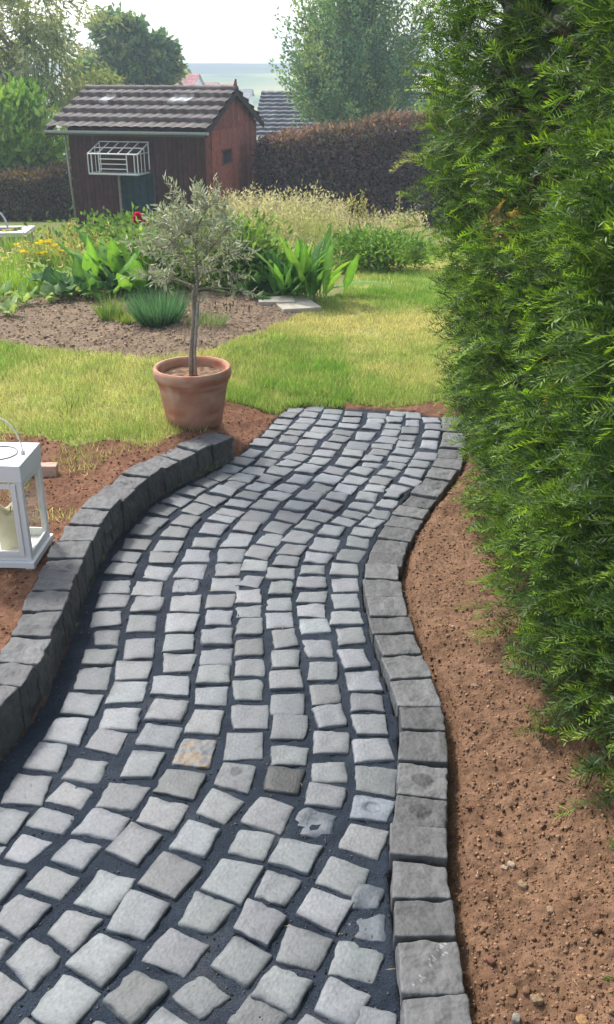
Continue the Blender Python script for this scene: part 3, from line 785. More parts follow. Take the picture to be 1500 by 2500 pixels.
def oz(px, py):
    v = at(px * S, py * S, PY); return v - np.array([PX - .005, PY, SOZ])
m = MB(); m.tube([(0, 0, -.02), (.003, 0, .1), oz(470, 760), oz(467, 720), oz(470, 690)], [.0125, .0115, .011, .0105, .009], 9, (.27, .235, .19))
m.tube([oz(470, 730), oz(478, 690), oz(474, 640), oz(476, 560), oz(472, 490)], [.009, .0075, .006, .004, .002], 7, (.28, .25, .21))
limbs = [(470, 700, 430, 670, 340, 665, -.05), (470, 695, 500, 650, 570, 665, .05), (473, 660, 430, 620, 390, 560, .08), (475, 640, 510, 600, 540, 560, -.08), (475, 600, 450, 560, 420, 520, .02), (470, 700, 520, 690, 590, 700, -.03), (474, 560, 490, 510, 520, 490, 0), (470, 690, 440, 690, 330, 640, .12), (472, 660, 500, 640, 560, 620, .14), (474, 600, 460, 540, 400, 600, -.16)]
tips = []
for (a0, b0, a1, b1, a2, b2, dy) in limbs:
    P = resample(np.array([oz(a0, b0), oz(a1, b1) + (0, dy * .5, 0), oz(a2, b2) + (0, dy, 0)]), .03); P = smooth(P, 2, 1)
    m.tube(P, np.linspace(.006, .0018, len(P)), 5, (.25, .22, .17)); tips.append(P)
obj('trunk', m.mesh('trunk', M['bark'], True), olive)
m = MB(); m.tube([(.022, -.006, -.02), (.022, -.006, .12), oz(480, 725) + (0, -.008, 0)], .0072, 7, (.34, .32, .29)); obj('support_stake', m.mesh('support_stake', M['bark'], True), olive)
oc = oz(460, 600); LP = []; LD = []
tw = MB()
for k in range(185):
    u = unit(rng.normal(size=3)) * rng.random() ** .45
    c0 = oc + u * np.array([.255, .23, .20]) + np.array([0, 0, .02])
    c0[0] = oc[0] + .015 + (c0[0] - oc[0] - .015) * (1.12 - .62 * float(np.clip((u[2] + .25) / .7, 0, 1)))
    if rng.random() < .3: P = tips[rng.integers(len(tips))]; c0 = P[rng.integers(len(P) // 2, len(P))]
    d = unit(u * np.array([1, 1, .5]) + np.array([0, 0, .55]) + .4 * rng.normal(size=3)); L = rng.uniform(.06, .13)
    if c0[2] < oc[2] - .09: d[2] -= .6; d = unit(d)
    tw.tube([c0, c0 + d * L * .5, c0 + d * L + (0, 0, -.01)], [.0016, .0013, .0008], 4, (.28, .26, .2))
    for j in range(12):
        t = j / 11; side = unit(np.cross(d, rng.normal(size=3)))
        LP.append(c0 + d * L * t); LD.append(d * .75 + side)
for (a, b) in [(482, 470), (474, 480), (520, 500), (540, 510), (436, 520), (420, 540)]:   # upright shoots at the top
    c0 = oz(a, b) - (0, 0, .05); c0[1] = rng.uniform(-.08, .08)
    for j in range(26):
        t = j / 25; side = unit(np.cross((0, 0, 1), rng.normal(size=3))); LP.append(c0 + np.array([0, 0, .09 * t])); LD.append(np.array([0, 0, 1.0]) + side * .7)
LP = np.array(LP); LD = np.array(LD); n = len(LP)
LD = LD + 0
oc_ = pick([(.32, .35, .26), (.40, .43, .34), (.54, .57, .48), (.26, .31, .19), (.42, .45, .31)], n, .1)
obj('twigs', tw.mesh('twigs', M['bark']), olive)
leafobj('foliage', [leaves(LP, LD, rng.uniform(.028, .048, n), rng.uniform(.007, .010, n), oc_, .08)], M['olive'], olive)
dl = [oz(a, b) for a, b in [(522, 735), (540, 740), (556, 742), (548, 748), (590, 742), (603, 745), (562, 736)]]
leafobj('withered_leaf', [leaves(np.array(dl) + (0, 0, .02), np.array([(.15 * rng.normal(), .1 * rng.normal(), -1) for _ in dl]), .032, .011, pick([(.10, .075, .045), (.14, .11, .06)], len(dl)), .1)], M['olive'], olive)

# ---------------------------------------------------------------- vegetable bed plants
def bigleaf(base, az, el0, el1, L, Wd, c, pet=.2, n=9, wav=.0, prof=.75):
    t = np.linspace(0, 1, n); el = el0 + (el1 - el0) * t ** 1.3
    d = np.stack([np.cos(el) * math.cos(az), np.cos(el) * math.sin(az), np.sin(el)], 1)
    P = np.array(base) + np.concatenate([[[0, 0, 0]], np.cumsum((d[:-1] + d[1:]) / 2 * L / (n - 1), axis=0)])
    sd = np.array([-math.sin(az), math.cos(az), 0]); N = np.cross(d, sd)
    tt = np.clip((t - pet) / (1 - pet), 0, 1); wd = Wd * np.sin(np.pi * tt ** prof) ** .8 * .5 + .004 * (1 - t)
    ph1 = rng.uniform(0, 6); wv = wav * np.sin(t * 19 + ph1) * wd
    Lf = P - sd * wd[:, None] - N * (.28 * wd + wv)[:, None]; Rt = P + sd * wd[:, None] - N * (.28 * wd - wv)[:, None]
    V = np.stack([Lf, P, Rt], 1).reshape(-1, 3)
    i = np.arange(n - 1)[:, None] * 3
    Fq = np.concatenate([i + [0, 1, 4, 3], i + [1, 2, 5, 4]])
    cc = np.tile(np.array(c), (len(V), 1)); cc[1::3] = cc[1::3] * 1.3 + .02
    return V, Fq, cc
def plant(name, pos, nl, Lr, Wr, el, cols, label, cat, group=None, pet=.2, wav=.2, spread=.03, curl=1.0, prof=.75, mat='leaf'):
    ps = []
    for k in range(nl):
        az = k * 2.4 + rng.uniform(-.4, .4); e0 = rng.uniform(*el); L = rng.uniform(*Lr)
        c = np.array(cols[rng.integers(len(cols))]) * rng.uniform(.85, 1.15)
        b = np.array([rng.normal(0, spread), rng.normal(0, spread), 0])
        ps.append(bigleaf(b, az, e0, e0 - curl * rng.uniform(.3, 1.0), L, rng.uniform(*Wr), c, pet, 9, wav, prof))
    V, Fq, c = joinf(ps)
    o = obj(name, make_mesh(name, V, Fq, M[mat], c, True), None, tuple(pos))
    return tag(o, label, cat, group)
def tuft(name, pos, n, rad, hl, wd, cols, label, cat, lean=.45, mat='grass', group=None):
    a = rng.uniform(0, 6.28, n); r = rad * np.sqrt(rng.random(n)); P = np.stack([r * np.cos(a), r * np.sin(a), 0 * a], 1)
    D = np.stack([P[:, 0] / rad * lean * 1.6 + .15 * rng.normal(size=n), P[:, 1] / rad * lean * 1.6 + .15 * rng.normal(size=n), np.ones(n)], 1)
    V, Fq, c = joinf([blades(P * np.array([.6, .6, 1]), D, rng.uniform(*hl, n), wd, pick(cols, n))])
    return tag(obj(name, make_mesh(name, V, Fq, M[mat], c), None, tuple(pos)), label, cat, group)
cab = [((25, 765), 'leftmost young cabbage plant at the front of the bed'), ((62, 738), 'young cabbage plant near the left end of the row'), ((120, 732), 'pale young cabbage plant on the bed, third from the left'), ((165, 722), 'young cabbage plant with upright leaves in the middle of the row'), ((205, 716), 'small cabbage seedling between two larger ones'), ((240, 722), 'rightmost young cabbage plant, below the dark leafy plant'), ((8, 722), 'young cabbage plant cut by the left edge of the photo')]
for (pp, lb) in cab:
    plant('cabbage_plant', gt(*pp), rng.integers(7, 10), (.11, .19), (.055, .085), (.75, 1.4), [(.26, .36, .16), (.20, .34, .10), (.30, .40, .2)], lb, 'cabbage', 'young cabbage plants in a row on the bed', .3, .3, .015)
p0 = gt(385, 782); tuft('lavender_tuft', p0, 1300, .21, (.16, .28), .006, [(.07, .17, .09), (.10, .22, .12), (.13, .25, .10), (.06, .14, .09)], 'rounded blue-green tuft growing on the bed behind the olive pot', 'herb tuft')
tuft('herb_tuft', gt(268, 772), 260, .10, (.10, .22), .007, [(.14, .24, .05), (.2, .28, .08)], 'small yellow-green tuft on the bed left of the blue-green one', 'herb tuft')
tuft('herb_tuft', gt(305, 776), 300, .16, (.05, .1), .007, [(.22, .30, .06), (.3, .36, .1)], 'low pale yellow-green ground tuft beside the blue-green tuft', 'herb tuft')
tuft('herb_tuft', gt(500, 782), 300, .22, (.05, .12), .006, [(.16, .22, .09), (.2, .25, .12)], 'thin low green tuft to the right of the olive trunk', 'herb tuft')
tuft('lawn_weed', gt(165, 1000), 16, .05, (.08, .16), .007, [(.2, .3, .05), (.12, .18, .04)], 'green weed with a dark thin stalk in the left lawn', 'weed')
plant('rhubarb_plant', gt(318, 700), 95, (.22, .54), (.07, .125), (.7, 1.55), [(.10, .24, .035), (.15, .32, .05), (.20, .36, .07)], 'big bright green plant with broad leaves behind the olive tree', 'rhubarb', None, .3, .35, .20)
plant('chard_plant', gt(215, 712), 56, (.18, .36), (.07, .12), (.5, 1.45), [(.045, .12, .04), (.07, .17, .05), (.05, .14, .06)], 'dark green low leafy plant left of the broad-leaved one', 'chard', None, .3, .4, .16)
plant('horseradish_plant', gt(722, 722), 78, (.26, .60), (.055, .095), (.95, 1.56), [(.10, .24, .035), (.14, .32, .05), (.07, .19, .04), (.19, .36, .06)], 'large clump of long upright green leaves at the bed corner by the lawn', 'horseradish', None, .22, .18, .13, .9)
plant('horseradish_plant', gt(655, 715), 50, (.18, .38), (.055, .095), (.5, 1.35), [(.06, .16, .05), (.09, .22, .05)], 'darker broad-leaved clump left of the long-leaved clump', 'horseradish', None, .25, .25, .13, .9)
b_ = bigleaf((0, 0, 0), -.25, .5, -.35, .62, .11, (.13, .28, .05), .15, 10, .1); tag(obj('fallen_leaf', make_mesh('fallen_leaf', b_[0], b_[1], M['leaf'], b_[2], True), None, tuple(gt(778, 712) + (0, -.05, .03))), 'single long green leaf arching out low over the lawn edge', 'leaf')
def slab(pp, sx, sy, rz, lb):
    p = gt(*pp); V, Fs = rbox((sx, sy, .05), .006, 5, .006, int(pp[0]), freq=12)
    tag(obj('stepping_stone', make_mesh('stepping_stone', V, Fs, M['concrete'], np.tile((.42, .38, .31), (len(V), 1))), None, (p[0], p[1], p[2] + .012), (0, 0, rz)), lb, 'stepping stone', 'stone slabs at the edge of the bed')
slab((712, 741), .30, .42, .3, 'flat pale stone slab between the bed and the lawn'); slab((668, 733), .28, .2, .1, 'smaller stone slab half sunk at the back of the bed')

# bushes, herbs and flowers behind
def bush(name, pos, rad, n, ll, lw_, cols, label, cat, group=None, mat='leaf', trunk=True, clumps=26, sig=.25, up=.3):
    root = empty(name, tuple(pos), 0, label, cat, group)
    rad = np.array(rad, float); cs = unit(rng.normal(size=(clumps, 3))) * (rng.random((clumps, 1)) ** .4) * rad * .78 + np.array([0, 0, rad[2]])
    cs[:, 2] = np.maximum(cs[:, 2], .12 * rad[2])
    k = rng.integers(0, clumps, n); P = cs[k] + rng.normal(size=(n, 3)) * rad * sig
    P[:, 2] = np.abs(P[:, 2]); D = unit(P - np.array([0, 0, rad[2] * .6])) + .8 * rng.normal(size=(n, 3)) + np.array([0, 0, up])
    cc = np.array(cols)[rng.integers(0, len(cols), clumps)][k] * (1 + .2 * rng.normal(size=(n, 1))).clip(.5, 1.6)
    leafobj('foliage', [leaves(P, D, rng.uniform(ll * .7, ll * 1.3, n), rng.uniform(lw_ * .7, lw_ * 1.3, n), cc)], M[mat], root)
    if trunk:
        m = MB()
        for j in range(9): m.tube([(rng.normal(0, .04 * rad[0]), rng.normal(0, .04 * rad[1]), -.05), cs[j] * .5 + rng.normal(0, .02, 3), cs[j]], [.014, .01, .004], 5, (.16, .12, .08))
        obj('stems', m.mesh('stems', M['bark']), root)
    return root
bush('garden_bush', gt(905, 655), (.62, .5, .19), 3800, .06, .022, [(.10, .22, .04), (.15, .28, .06), (.20, .32, .07)], 'low bushy green plant behind the far end of the lawn', 'bush')
bush('garden_bush', gt(395, 700), (.40, .3, .27), 1800, .06, .026, [(.14, .27, .06), (.20, .33, .09), (.26, .36, .13)], 'loose light green weedy bush behind the left side of the olive crown', 'bush')
bush('garden_bush', gt(585, 690), (.42, .4, .25), 2200, .07, .03, [(.13, .25, .05), (.18, .3, .07), (.22, .33, .1)], 'light green leafy bush behind the right side of the olive crown', 'bush')
rb = gt(345, 640); rose = empty('rose_bush', tuple(rb), 0, 'rose bush with a few red blooms in front of the shed', 'rose bush')
n = 2600; hgt = at(335 * S, 520 * S, rb[1])[2] - rb[2]
P = np.stack([rng.normal(.15, .42, n), rng.normal(0, .3, n), hgt * .95 * rng.random(n) ** .8], 1); 
leafobj('foliage', [leaves(P, rng.normal(size=(n, 3)) + (0, 0, .4), rng.uniform(.05, .09, n), .035, pick([(.12, .24, .05), (.18, .3, .07), (.09, .18, .05)], n))], M['leaf'], rose)
m = MB(); 
for j in range(9): m.tube([(rng.normal(.1, .1), rng.normal(0, .1), 0), (rng.normal(.15, .3), rng.normal(0, .2), hgt * .9)], [.01, .004], 5, (.12, .16, .06))
obj('stems', m.mesh('stems', M['bark']), rose)
for (a, b, s_) in [(334, 523, .055), (347, 532, .034), (356, 537, .03), (328, 531, .032)]:
    c0 = at(a * S, b * S, rb[1] - .3) - rb; k = 60; u = unit(rng.normal(size=(k, 3)))
    leafobj('rose_bloom', [leaves(c0 + u * s_ * .45 * rng.random((k, 1)), u + .9 * rng.normal(size=(k, 3)), s_ * .8, s_ * .7, pick([(.65, .02, .06), (.75, .06, .12), (.5, .01, .04)], k))], M['petal'], rose)
def flower_clump(pp, lb, n=16, rad=.25, hh=(.3, .5), col=((.88, .75, .03), (.85, .62, .02)), cat='flowers', fs=.034):
    p = gt(*pp); root = empty('flower_clump', tuple(p), 0, lb, cat, None)
    k = 500; P = np.stack([rng.normal(0, rad * .7, k), rng.normal(0, rad * .5, k), 0 * np.zeros(k)], 1)
    leafobj('stems', [blades(P, np.stack([.2 * rng.normal(size=k), .2 * rng.normal(size=k), np.ones(k)], 1), rng.uniform(hh[0] * .5, hh[1], k), .014, pick([(.2, .32, .06), (.27, .36, .09)], k))], M['grass'], root)
    for j in range(n):
        c0 = np.array([rng.normal(0, rad), rng.normal(0, rad * .6), rng.uniform(*hh)]); q_ = 14; az = np.linspace(0, 6.28, q_)
        leafobj('bloom', [leaves(np.tile(c0, (q_, 1)), np.stack([np.cos(az), np.sin(az), .35 + .2 * rng.normal(size=q_)], 1), fs, fs * .5, pick(col, q_, .1))], M['petal'], root)
flower_clump((112, 668), 'clump of yellow flowers in the green weeds left of the dark leafy plant', 16, .16, (.16, .30))
flower_clump((42, 622), 'yellow flowers growing below the concrete trough at the left edge', 8, .3, (.18, .32))
flower_clump((225, 618), 'few yellow-orange flowers in the tall weeds before the shed', 4, .3, (.22, .34), ((.8, .5, .05), (.85, .62, .1)))

# tall meadow grass and weeds
def meadow(n, poly, hl, cols, heads=.0, wd=.012, lean=.3, hc=((.46, .37, .22), (.38, .28, .16), (.52, .45, .28))):
    P0 = np.array([gt(*q)[:2] for q in poly]); lo, hi = P0.min(0), P0.max(0)
    x = rng.uniform(lo[0], hi[0], n); y = rng.uniform(lo[1], hi[1], n); k = inpoly(x, y, [tuple(p) for p in P0]); x, y = x[k], y[k]
    n = len(x); cl = .5 + .5 * fbm(x * 1.6, y * 1.6, 0, 33, 3); L = rng.uniform(*hl, n) * (.45 + .75 * cl)
    D = unit(np.stack([lean * rng.normal(size=n), lean * rng.normal(size=n), np.ones(n)], 1)); P = np.stack([x, y, height(x, y) - .02], 1)
    ci = np.clip((cl + .25 * rng.normal(size=n)) * len(cols), 0, len(cols) - 1).astype(int)
    out = [blades(P, D, L, wd, np.array(cols)[ci] * (1 + .15 * rng.normal(size=(n, 1))).clip(.5, 1.5))]
    h = rng.random(n) < heads; m_ = h.sum()
    if m_:
        T = (P + D * L[:, None])[h]; rep = 5
        T = np.repeat(T, rep, 0) + rng.normal(size=(m_ * rep, 3)) * np.array([.018, .018, .05])
        out.append(leaves(T, rng.normal(size=(m_ * rep, 3)) * .6 + (0, 0, .6), .05, .016, pick(hc, m_ * rep)))
    return out
mp = []
MG = ((.48, .42, .26), (.40, .33, .2), (.52, .48, .32))
mp += meadow(30000, [(500, 680), (640, 690), (850, 660), (1000, 625), (1000, 590), (500, 590)], (.14, .34), [(.20, .34, .06), (.28, .38, .09), (.36, .40, .13), (.34, .42, .12)], .04, hc=MG)
mp += meadow(7500, [(500, 630), (830, 620), (830, 588), (500, 588)], (.38, .74), [(.34, .40, .12), (.44, .44, .18), (.50, .46, .24), (.36, .42, .14)], .28, .009, .2, MG)
mp += meadow(4000, [(820, 618), (1010, 618), (1010, 590), (820, 590)], (.26, .46), [(.28, .38, .08), (.36, .40, .12)], .2, .010, .2, MG)
mp += meadow(34000, [(-160, 715), (150, 710), (300, 690), (330, 635), (-160, 635)], (.10, .24), [(.18, .34, .05), (.24, .40, .06), (.30, .42, .08), (.34, .40, .1)], .01, hc=MG)
mp += meadow(1500, [(60, 670), (330, 670), (330, 635), (60, 635)], (.18, .32), [(.24, .36, .08), (.32, .38, .14)], .3, .010, .2, ((.40, .34, .14), (.45, .42, .12), (.3, .36, .1)))
mp += meadow(12000, [(280, 690), (560, 700), (640, 690), (560, 620), (280, 620)], (.12, .28), [(.18, .30, .05), (.26, .36, .07)], .02, hc=MG)
mp += meadow(16000, [(-500, 650), (1250, 650), (1400, 556), (-700, 556)], (.06, .16), [(.18, .30, .05), (.26, .34, .07), (.32, .34, .1)], .0, .016)
tag(leafobj('meadow_grass', mp, M['grass']), 'tall unmown grass and weeds with straw seed heads before the hedge and shed', 'tall grass', None, 'stuff')
def seedstalks(pp, lb, n, hh):
    p = gt(*pp); T = []; D = []; m = MB()
    for j in range(n):
        x, y = rng.normal(0, .22), rng.normal(0, .2); h = hh * rng.uniform(.75, 1.05); lx = rng.normal(0, .06)
        m.tube([(x * .5, y * .5, 0), (x + lx * .5, y, h * .6), (x + lx, y, h)], [.006, .005, .003], 4, (.34, .36, .14))
        for q_ in range(26): T.append((x + lx * (.6 + .4 * q_ / 26) + rng.normal(0, .02), y + rng.normal(0, .02), h * (.62 + .4 * q_ / 26))); D.append((rng.normal(), rng.normal(), 1))
    root = empty('seeding_weed', tuple(p), 0, lb, 'weed', 'tall seeding weeds')
    obj('stems', m.mesh('stems', M['grass']), root); leafobj('seed_heads', [leaves(np.array(T), np.array(D), .05, .02, pick([(.42, .40, .17), (.46, .36, .2), (.34, .36, .12)], len(T)))], M['leaf'], root)
seedstalks((872, 598), 'tall weed with pale seed heads standing before the purple hedge', 9, .72)
seedstalks((165, 628), 'tall seeding weed at the foot of the shed, left of the door', 8, .36)
seedstalks((265, 612), 'tall seeding weed in front of the shed door', 6, .34)

# concrete trough at the left edge
tp = gt(30, 612); tz = at(30 * S, 561 * S, tp[1])[2]
tr = empty('water_trough', tuple(tp), .06, 'grey concrete water trough with pale rim at the left edge, among the weeds', 'trough')
th = tz - tp[2]; ths = (62 * S / F) * tp[1] * .95
m = MB(); m.box((-1.6, 0, 0), (ths * .62, .06, th - .05), (.26, .22, .17), .006); m.box((ths * .62 - .06, .061, 0), (ths * .62, .48, th - .05), (.26, .22, .17), .006); m.box((-1.6, .061, 0), (-1.54, .48, th - .05), (.26, .22, .17), .006); m.box((-1.53, .42, 0), (ths * .62 - .061, .48, th - .05), (.26, .22, .17), .006)
obj('basin', m.mesh('basin', M['concrete']), tr)
m = MB(); m.box((-1.64, -.05, th - .049), (ths * .66, .09, th), (.55, .54, .5), .008); m.box((ths * .66 - .13, .091, th - .049), (ths * .66, .52, th), (.55, .54, .5), .008); m.box((-1.64, .091, th - .049), (-1.51, .52, th), (.55, .54, .5), .008); m.box((-1.505, .40, th - .049), (ths * .66 - .135, .52, th), (.55, .54, .5), .008)
obj('rim', m.mesh('rim', M['concrete']), tr)
m = MB(); m.box((-1.54, .06, 0), (ths * .6, .42, th - .015), (.04, .05, .05)); obj('water', m.mesh('water', M['dark_glass']), tr)
m = MB(); m.tube([(-.2 + .14 * math.cos(a), .2, th + .22 * math.sin(a)) for a in np.linspace(-.1, 3.0, 14)], .012, 6, (.45, .46, .46)); obj('pipe_loop', m.mesh('pipe_loop', M['steel']), tr)

# ---------------------------------------------------------------- shed
TH = R(14); cu = np.array([math.cos(TH), -math.sin(TH)]); cv = np.array([math.sin(TH), math.cos(TH)])
R0 = at(500 * S, 319 * S, 18.0); EZ = R0[2]
def solve(f, lo, hi):
    for _ in range(60):
        mid = (lo + hi) / 2
        if f(mid) > 0: hi = mid
        else: lo = mid
    return mid
LEN = solve(lambda L: 112 * S - photo_px(R0[0] - L * cu[0], R0[1] - L * cu[1], EZ)[0], .5, 8)
DEP = solve(lambda D: photo_px(R0[0] + D * cv[0], R0[1] + D * cv[1], EZ)[0] - 639 * S, .5, 8)
mid_ = R0[:2] + cv * DEP / 2
RZ = solve(lambda z: 217 * S - photo_px(mid_[0], mid_[1], z)[1], EZ, 6)
gzs = zt(R0[0] - 1, R0[1]) - .25
H = EZ - gzs; RH = RZ - EZ
shed = empty('garden_shed', (R0[0], R0[1], gzs), -TH, 'dark brown wooden garden shed with tiled gable roof and reddish gable end', 'shed')
ov, og, ol = .2, .12, LEN * .105      # eave, gable and left overhangs
x1, x0, y0, y1 = -og, -LEN + ol, ov, DEP - ov
slope = RH / (DEP / 2)
def boards(n, a, b, place, col, topf=lambda t: H + .03, bot=0.0):
    m = MB(); ed = np.linspace(a, b, n + 1)
    for k in range(n):
        s0, s1 = ed[k] + .003, ed[k + 1] - .003; c = np.array(col) * rng.uniform(.8, 1.2) * np.array([1, rng.uniform(.92, 1.08), 1])
        V = []
        for dd in (0, .022):
            for (t, z) in ((s0, bot), (s1, bot), (s1, topf(s1)), (s0, topf(s0))): V.append(place(t, dd, z))
        m.add(V, [(0, 1, 2, 3), (7, 6, 5, 4), (0, 4, 5, 1), (1, 5, 6, 2), (2, 6, 7, 3), (3, 7, 4, 0)], c)
    return m
gt_top = lambda t: H + slope * min(t, DEP - t) - .04
mw = boards(30, x0, x1, lambda t, d, z: (t, y0 + d, z), (.055, .021, .019)); mw.box((x0 + .01, y0 + .023, 0), (x1 - .01, y0 + .04, H), (.02, .012, .01))
obj('wall', mw.mesh('wall', M['wood']), shed)
mw = boards(18, y0 + .024, y1, lambda t, d, z: (x1 - d, t, z), (.21, .066, .047), gt_top); obj('gable_wall', mw.mesh('gable_wall', M['wood']), shed)  # reddish boards brightened so this gable looks lit; the light is in the colour
mw = boards(18, y0 + .024, y1, lambda t, d, z: (x0 + d, t, z), (.06, .025, .02), gt_top); obj('gable_wall', mw.mesh('gable_wall', M['wood']), shed)
mw = boards(26, x0 + .03, x1 - .03, lambda t, d, z: (t, y1 - d, z), (.06, .025, .02)); obj('wall', mw.mesh('wall', M['wood']), shed)
def tile_surface(Lx, sl, rows, tw_, amp=.022, lift=.065):
    nu = int(Lx / tw_ * 8); u = np.linspace(0, Lx, nu + 1); vs = []; hs = []
    for r in range(rows):
        for t in (0.0, .3, .6, .93, .995): vs.append((r + t) / rows * sl); hs.append(lift * (1 - t))
    vs.append(sl); hs.append(0)
    U, Vv = np.meshgrid(u, vs); Hh = np.array(hs)[:, None] + amp * np.abs(np.cos(np.pi * U / tw_)) ** .7 + .004 * fbm(U * 3, Vv * 3, 0, 7, 2)
    ri = np.minimum((Vv / sl * rows).astype(int), rows - 1); ci = (U / tw_).astype(int)
    tone = _hash(ci, ri, ci * 0, 5)
    return U, Vv, Hh, ri, ci, tone
def roof_slope(parent, name, Lx, D2, rh, rows, tw_, col, xoff, front=True, yd=0, z0=0.0, pale=()):
    sl = math.hypot(D2, rh); U, Vv, Hh, ri, ci, tone = tile_surface(Lx, sl, rows, tw_)
    ca, sa = D2 / sl, rh / sl; dist = Vv * ca; zz = z0 + Vv * sa + Hh * ca; dist = dist - Hh * sa
    y = dist if front else yd - dist
    V = np.stack([xoff + U, y, zz], -1)
    c = lerp(np.array(col) * .72, np.array(col) * 1.3, tone)
    lich = sstep(.1, .5, fbm(U * 5, Vv * 5, 0, 17, 3)); c = lerp(c, np.array([.20, .19, .15]) * max(col) / .1, .35 * lich)
    for (r, c0, c1) in pale:
        k = (ri == r) & (ci >= c0) & (ci <= c1); c[k] = (.36, .35, .335)  # bright reflection on these tiles is put into their colour
    i = np.arange(U.size).reshape(U.shape); q_ = np.stack([i[:-1, :-1], i[:-1, 1:], i[1:, 1:], i[1:, :-1]], -1).reshape(-1, 4)
    if not front: q_ = q_[:, ::-1]
    return obj(name, make_mesh(name, V.reshape(-1, 3), q_, M['tile'], c.reshape(-1, 3)), parent)
nt_ = int(LEN / .2)
roof_slope(shed, 'roof', LEN, DEP / 2, RH, 5, .2, (.078, .060, .056), -LEN, True, 0, H, ((3, int(nt_ * .24), int(nt_ * .24) + 0), (3, int(nt_ * .70), int(nt_ * .70) + 1)))
roof_slope(shed, 'roof', LEN, DEP / 2, RH, 5, .2, (.078, .060, .056), -LEN, False, DEP, H)
m = MB(); k = int(LEN / .3)
for j in range(k):
    a = -LEN + j * LEN / k; b = a + LEN / k * 1.03; V = []
    for x, rr in ((a, .075), (b, .062)):
        for t in np.linspace(-.25, math.pi + .25, 9): V.append((x, DEP / 2 + rr * 1.25 * math.cos(t), H + RH + .01 + rr * math.sin(t)))
    m.add(V, [(q_, q_ + 1, q_ + 10, q_ + 9) for q_ in range(8)], np.array((.11, .09, .085)) * rng.uniform(.75, 1.3))
rg = obj('ridge_tiles', m.mesh('ridge_tiles', M['tile']), shed)
m = MB(); m.tube([(-.04, DEP / 2, H + RH + .03), (-.02, DEP / 2, H + RH + .19)], [.05, .015], 8, (.2, .07, .05)); obj('finial', m.mesh('finial', M['tile']), rg)
m = MB(); m2_ = MB()
for sgn in (0, 1):
    P = [(0, 0, H - .1), (0, DEP / 2, H + RH - .1), (0, DEP / 2, H + RH + .005), (0, 0, H + .005)]
    if sgn: P = [(x, DEP - y, z) for x, y, z in P]
    V = [(x - .035, y, z) for x, y, z in P] + [(x - .005, y, z) for x, y, z in P]
    m.add(V, [(0, 1, 2, 3), (7, 6, 5, 4), (0, 4, 5, 1), (1, 5, 6, 2), (2, 6, 7, 3), (3, 7, 4, 0)], (.045, .03, .03))
    V = [(x - LEN + .035 if 0 else x - LEN, y, z) for x, y, z in V]; m2_.add(V, [(0, 1, 2, 3), (7, 6, 5, 4), (0, 4, 5, 1), (1, 5, 6, 2), (2, 6, 7, 3), (3, 7, 4, 0)], (.045, .03, .03))
obj('verge_board', m.mesh('verge_board', M['wood']), shed); obj('verge_board', m2_.mesh('verge_board', M['wood']), shed)
m = MB(); V = []
for x in (-LEN - .02, .04):
    for t in np.linspace(math.pi, 2 * math.pi, 9): V.append((x, -.05 + .05 * math.cos(t), H - .005 + .05 * math.sin(t)))
m.add(V, [(q_, q_ + 1, q_ + 10, q_ + 9) for q_ in range(8)] + [tuple(range(0, 9)), tuple(range(17, 8, -1))], (.33, .35, .38))
m.box((-LEN, .0, H - .09), (0, .018, H - .01), (.03, .03, .035))
obj('gutter', m.mesh('gutter', M['steel']), shed)
m = MB(); m.tube([(x0 - .03, y0 - .06, H - .06), (x0 - .02, y0 - .05, H * .55), (x0 + .02, y0 - .05, .1)], .022, 8, (.24, .22, .19)); obj('downpipe', m.mesh('downpipe', M['steel'], True), shed)
# front door (dark teal) and gable door with small window: placed by the photo's proportions along the walls
def along(px): return solve(lambda t: photo_px(R0[0] + t * cu[0] + y0 * cv[0], R0[1] + t * cu[1] + y0 * cv[1], 0)[0] - px * S, -LEN, 0)
def along2(px, yy): return solve(lambda t: photo_px(R0[0] + t * cu[0] + yy * cv[0], R0[1] + t * cu[1] + yy * cv[1], EZ - .5)[0] - px * S, -LEN - 2, 1)
def zfront(px, py):
    t = along(px); b = R0[:2] + t * cu + y0 * cv
    return at(px * S, py * S, b[1])[2] - gzs
da, db, dz = along(291), along(370), zfront(330, 418)
m = MB()
for k in range(5):
    a = da + (db - da) * k / 5 + .004; b = da + (db - da) * (k + 1) / 5 - .004; m.box((a, y0 - .035, .05), (b, y0 - .004, dz), np.array((.012, .034, .042)) * rng.uniform(.8, 1.25))
dr = obj('door', m.mesh('door', M['wood']), shed)
m = MB(); m.box((da - .05, y0 - .04, .02), (da - .005, y0 - .003, dz + .02), (.26, .22, .17)); m.box((db + .005, y0 - .04, .02), (db + .04, y0 - .003, dz + .02), (.05, .05, .05)); m.box((da - .05, y0 - .04, dz + .021), (db + .04, y0 - .003, dz + .07), (.05, .04, .035)); obj('door_frame', m.mesh('door_frame', M['wood']), dr)
def gal(px): return solve(lambda t: photo_px(R0[0] + x1 * cu[0] + t * cv[0], R0[1] + x1 * cu[1] + t * cv[1], 0)[0] - px * S, 0, DEP)
ga, gb = gal(511), gal(575)
def zg(px, py): t = gal(px); b = R0[:2] + x1 * cu + t * cv; return at(px * S, py * S, b[1])[2] - gzs
gz1 = zg(543, 312)
wa, wb, wz0, wz1 = gal(535), gal(556), zg(546, 393), zg(546, 362)
m = MB()
def gboards(lo, hi, zb, zt_):
    nb = max(1, round((hi - lo) / .11)); e_ = np.linspace(lo, hi, nb + 1)
    for k in range(nb): m.box((x1 + .004, e_[k] + .003, zb), (x1 + .032, e_[k + 1] - .003, zt_), np.array((.27, .085, .06)) * rng.uniform(.85, 1.15))
gboards(ga, gb, .05, wz0 - .03); gboards(ga, gb, wz1 + .03, gz1); gboards(ga, wa - .03, wz0 - .028, wz1 + .028); gboards(wb + .03, gb, wz0 - .028, wz1 + .028)
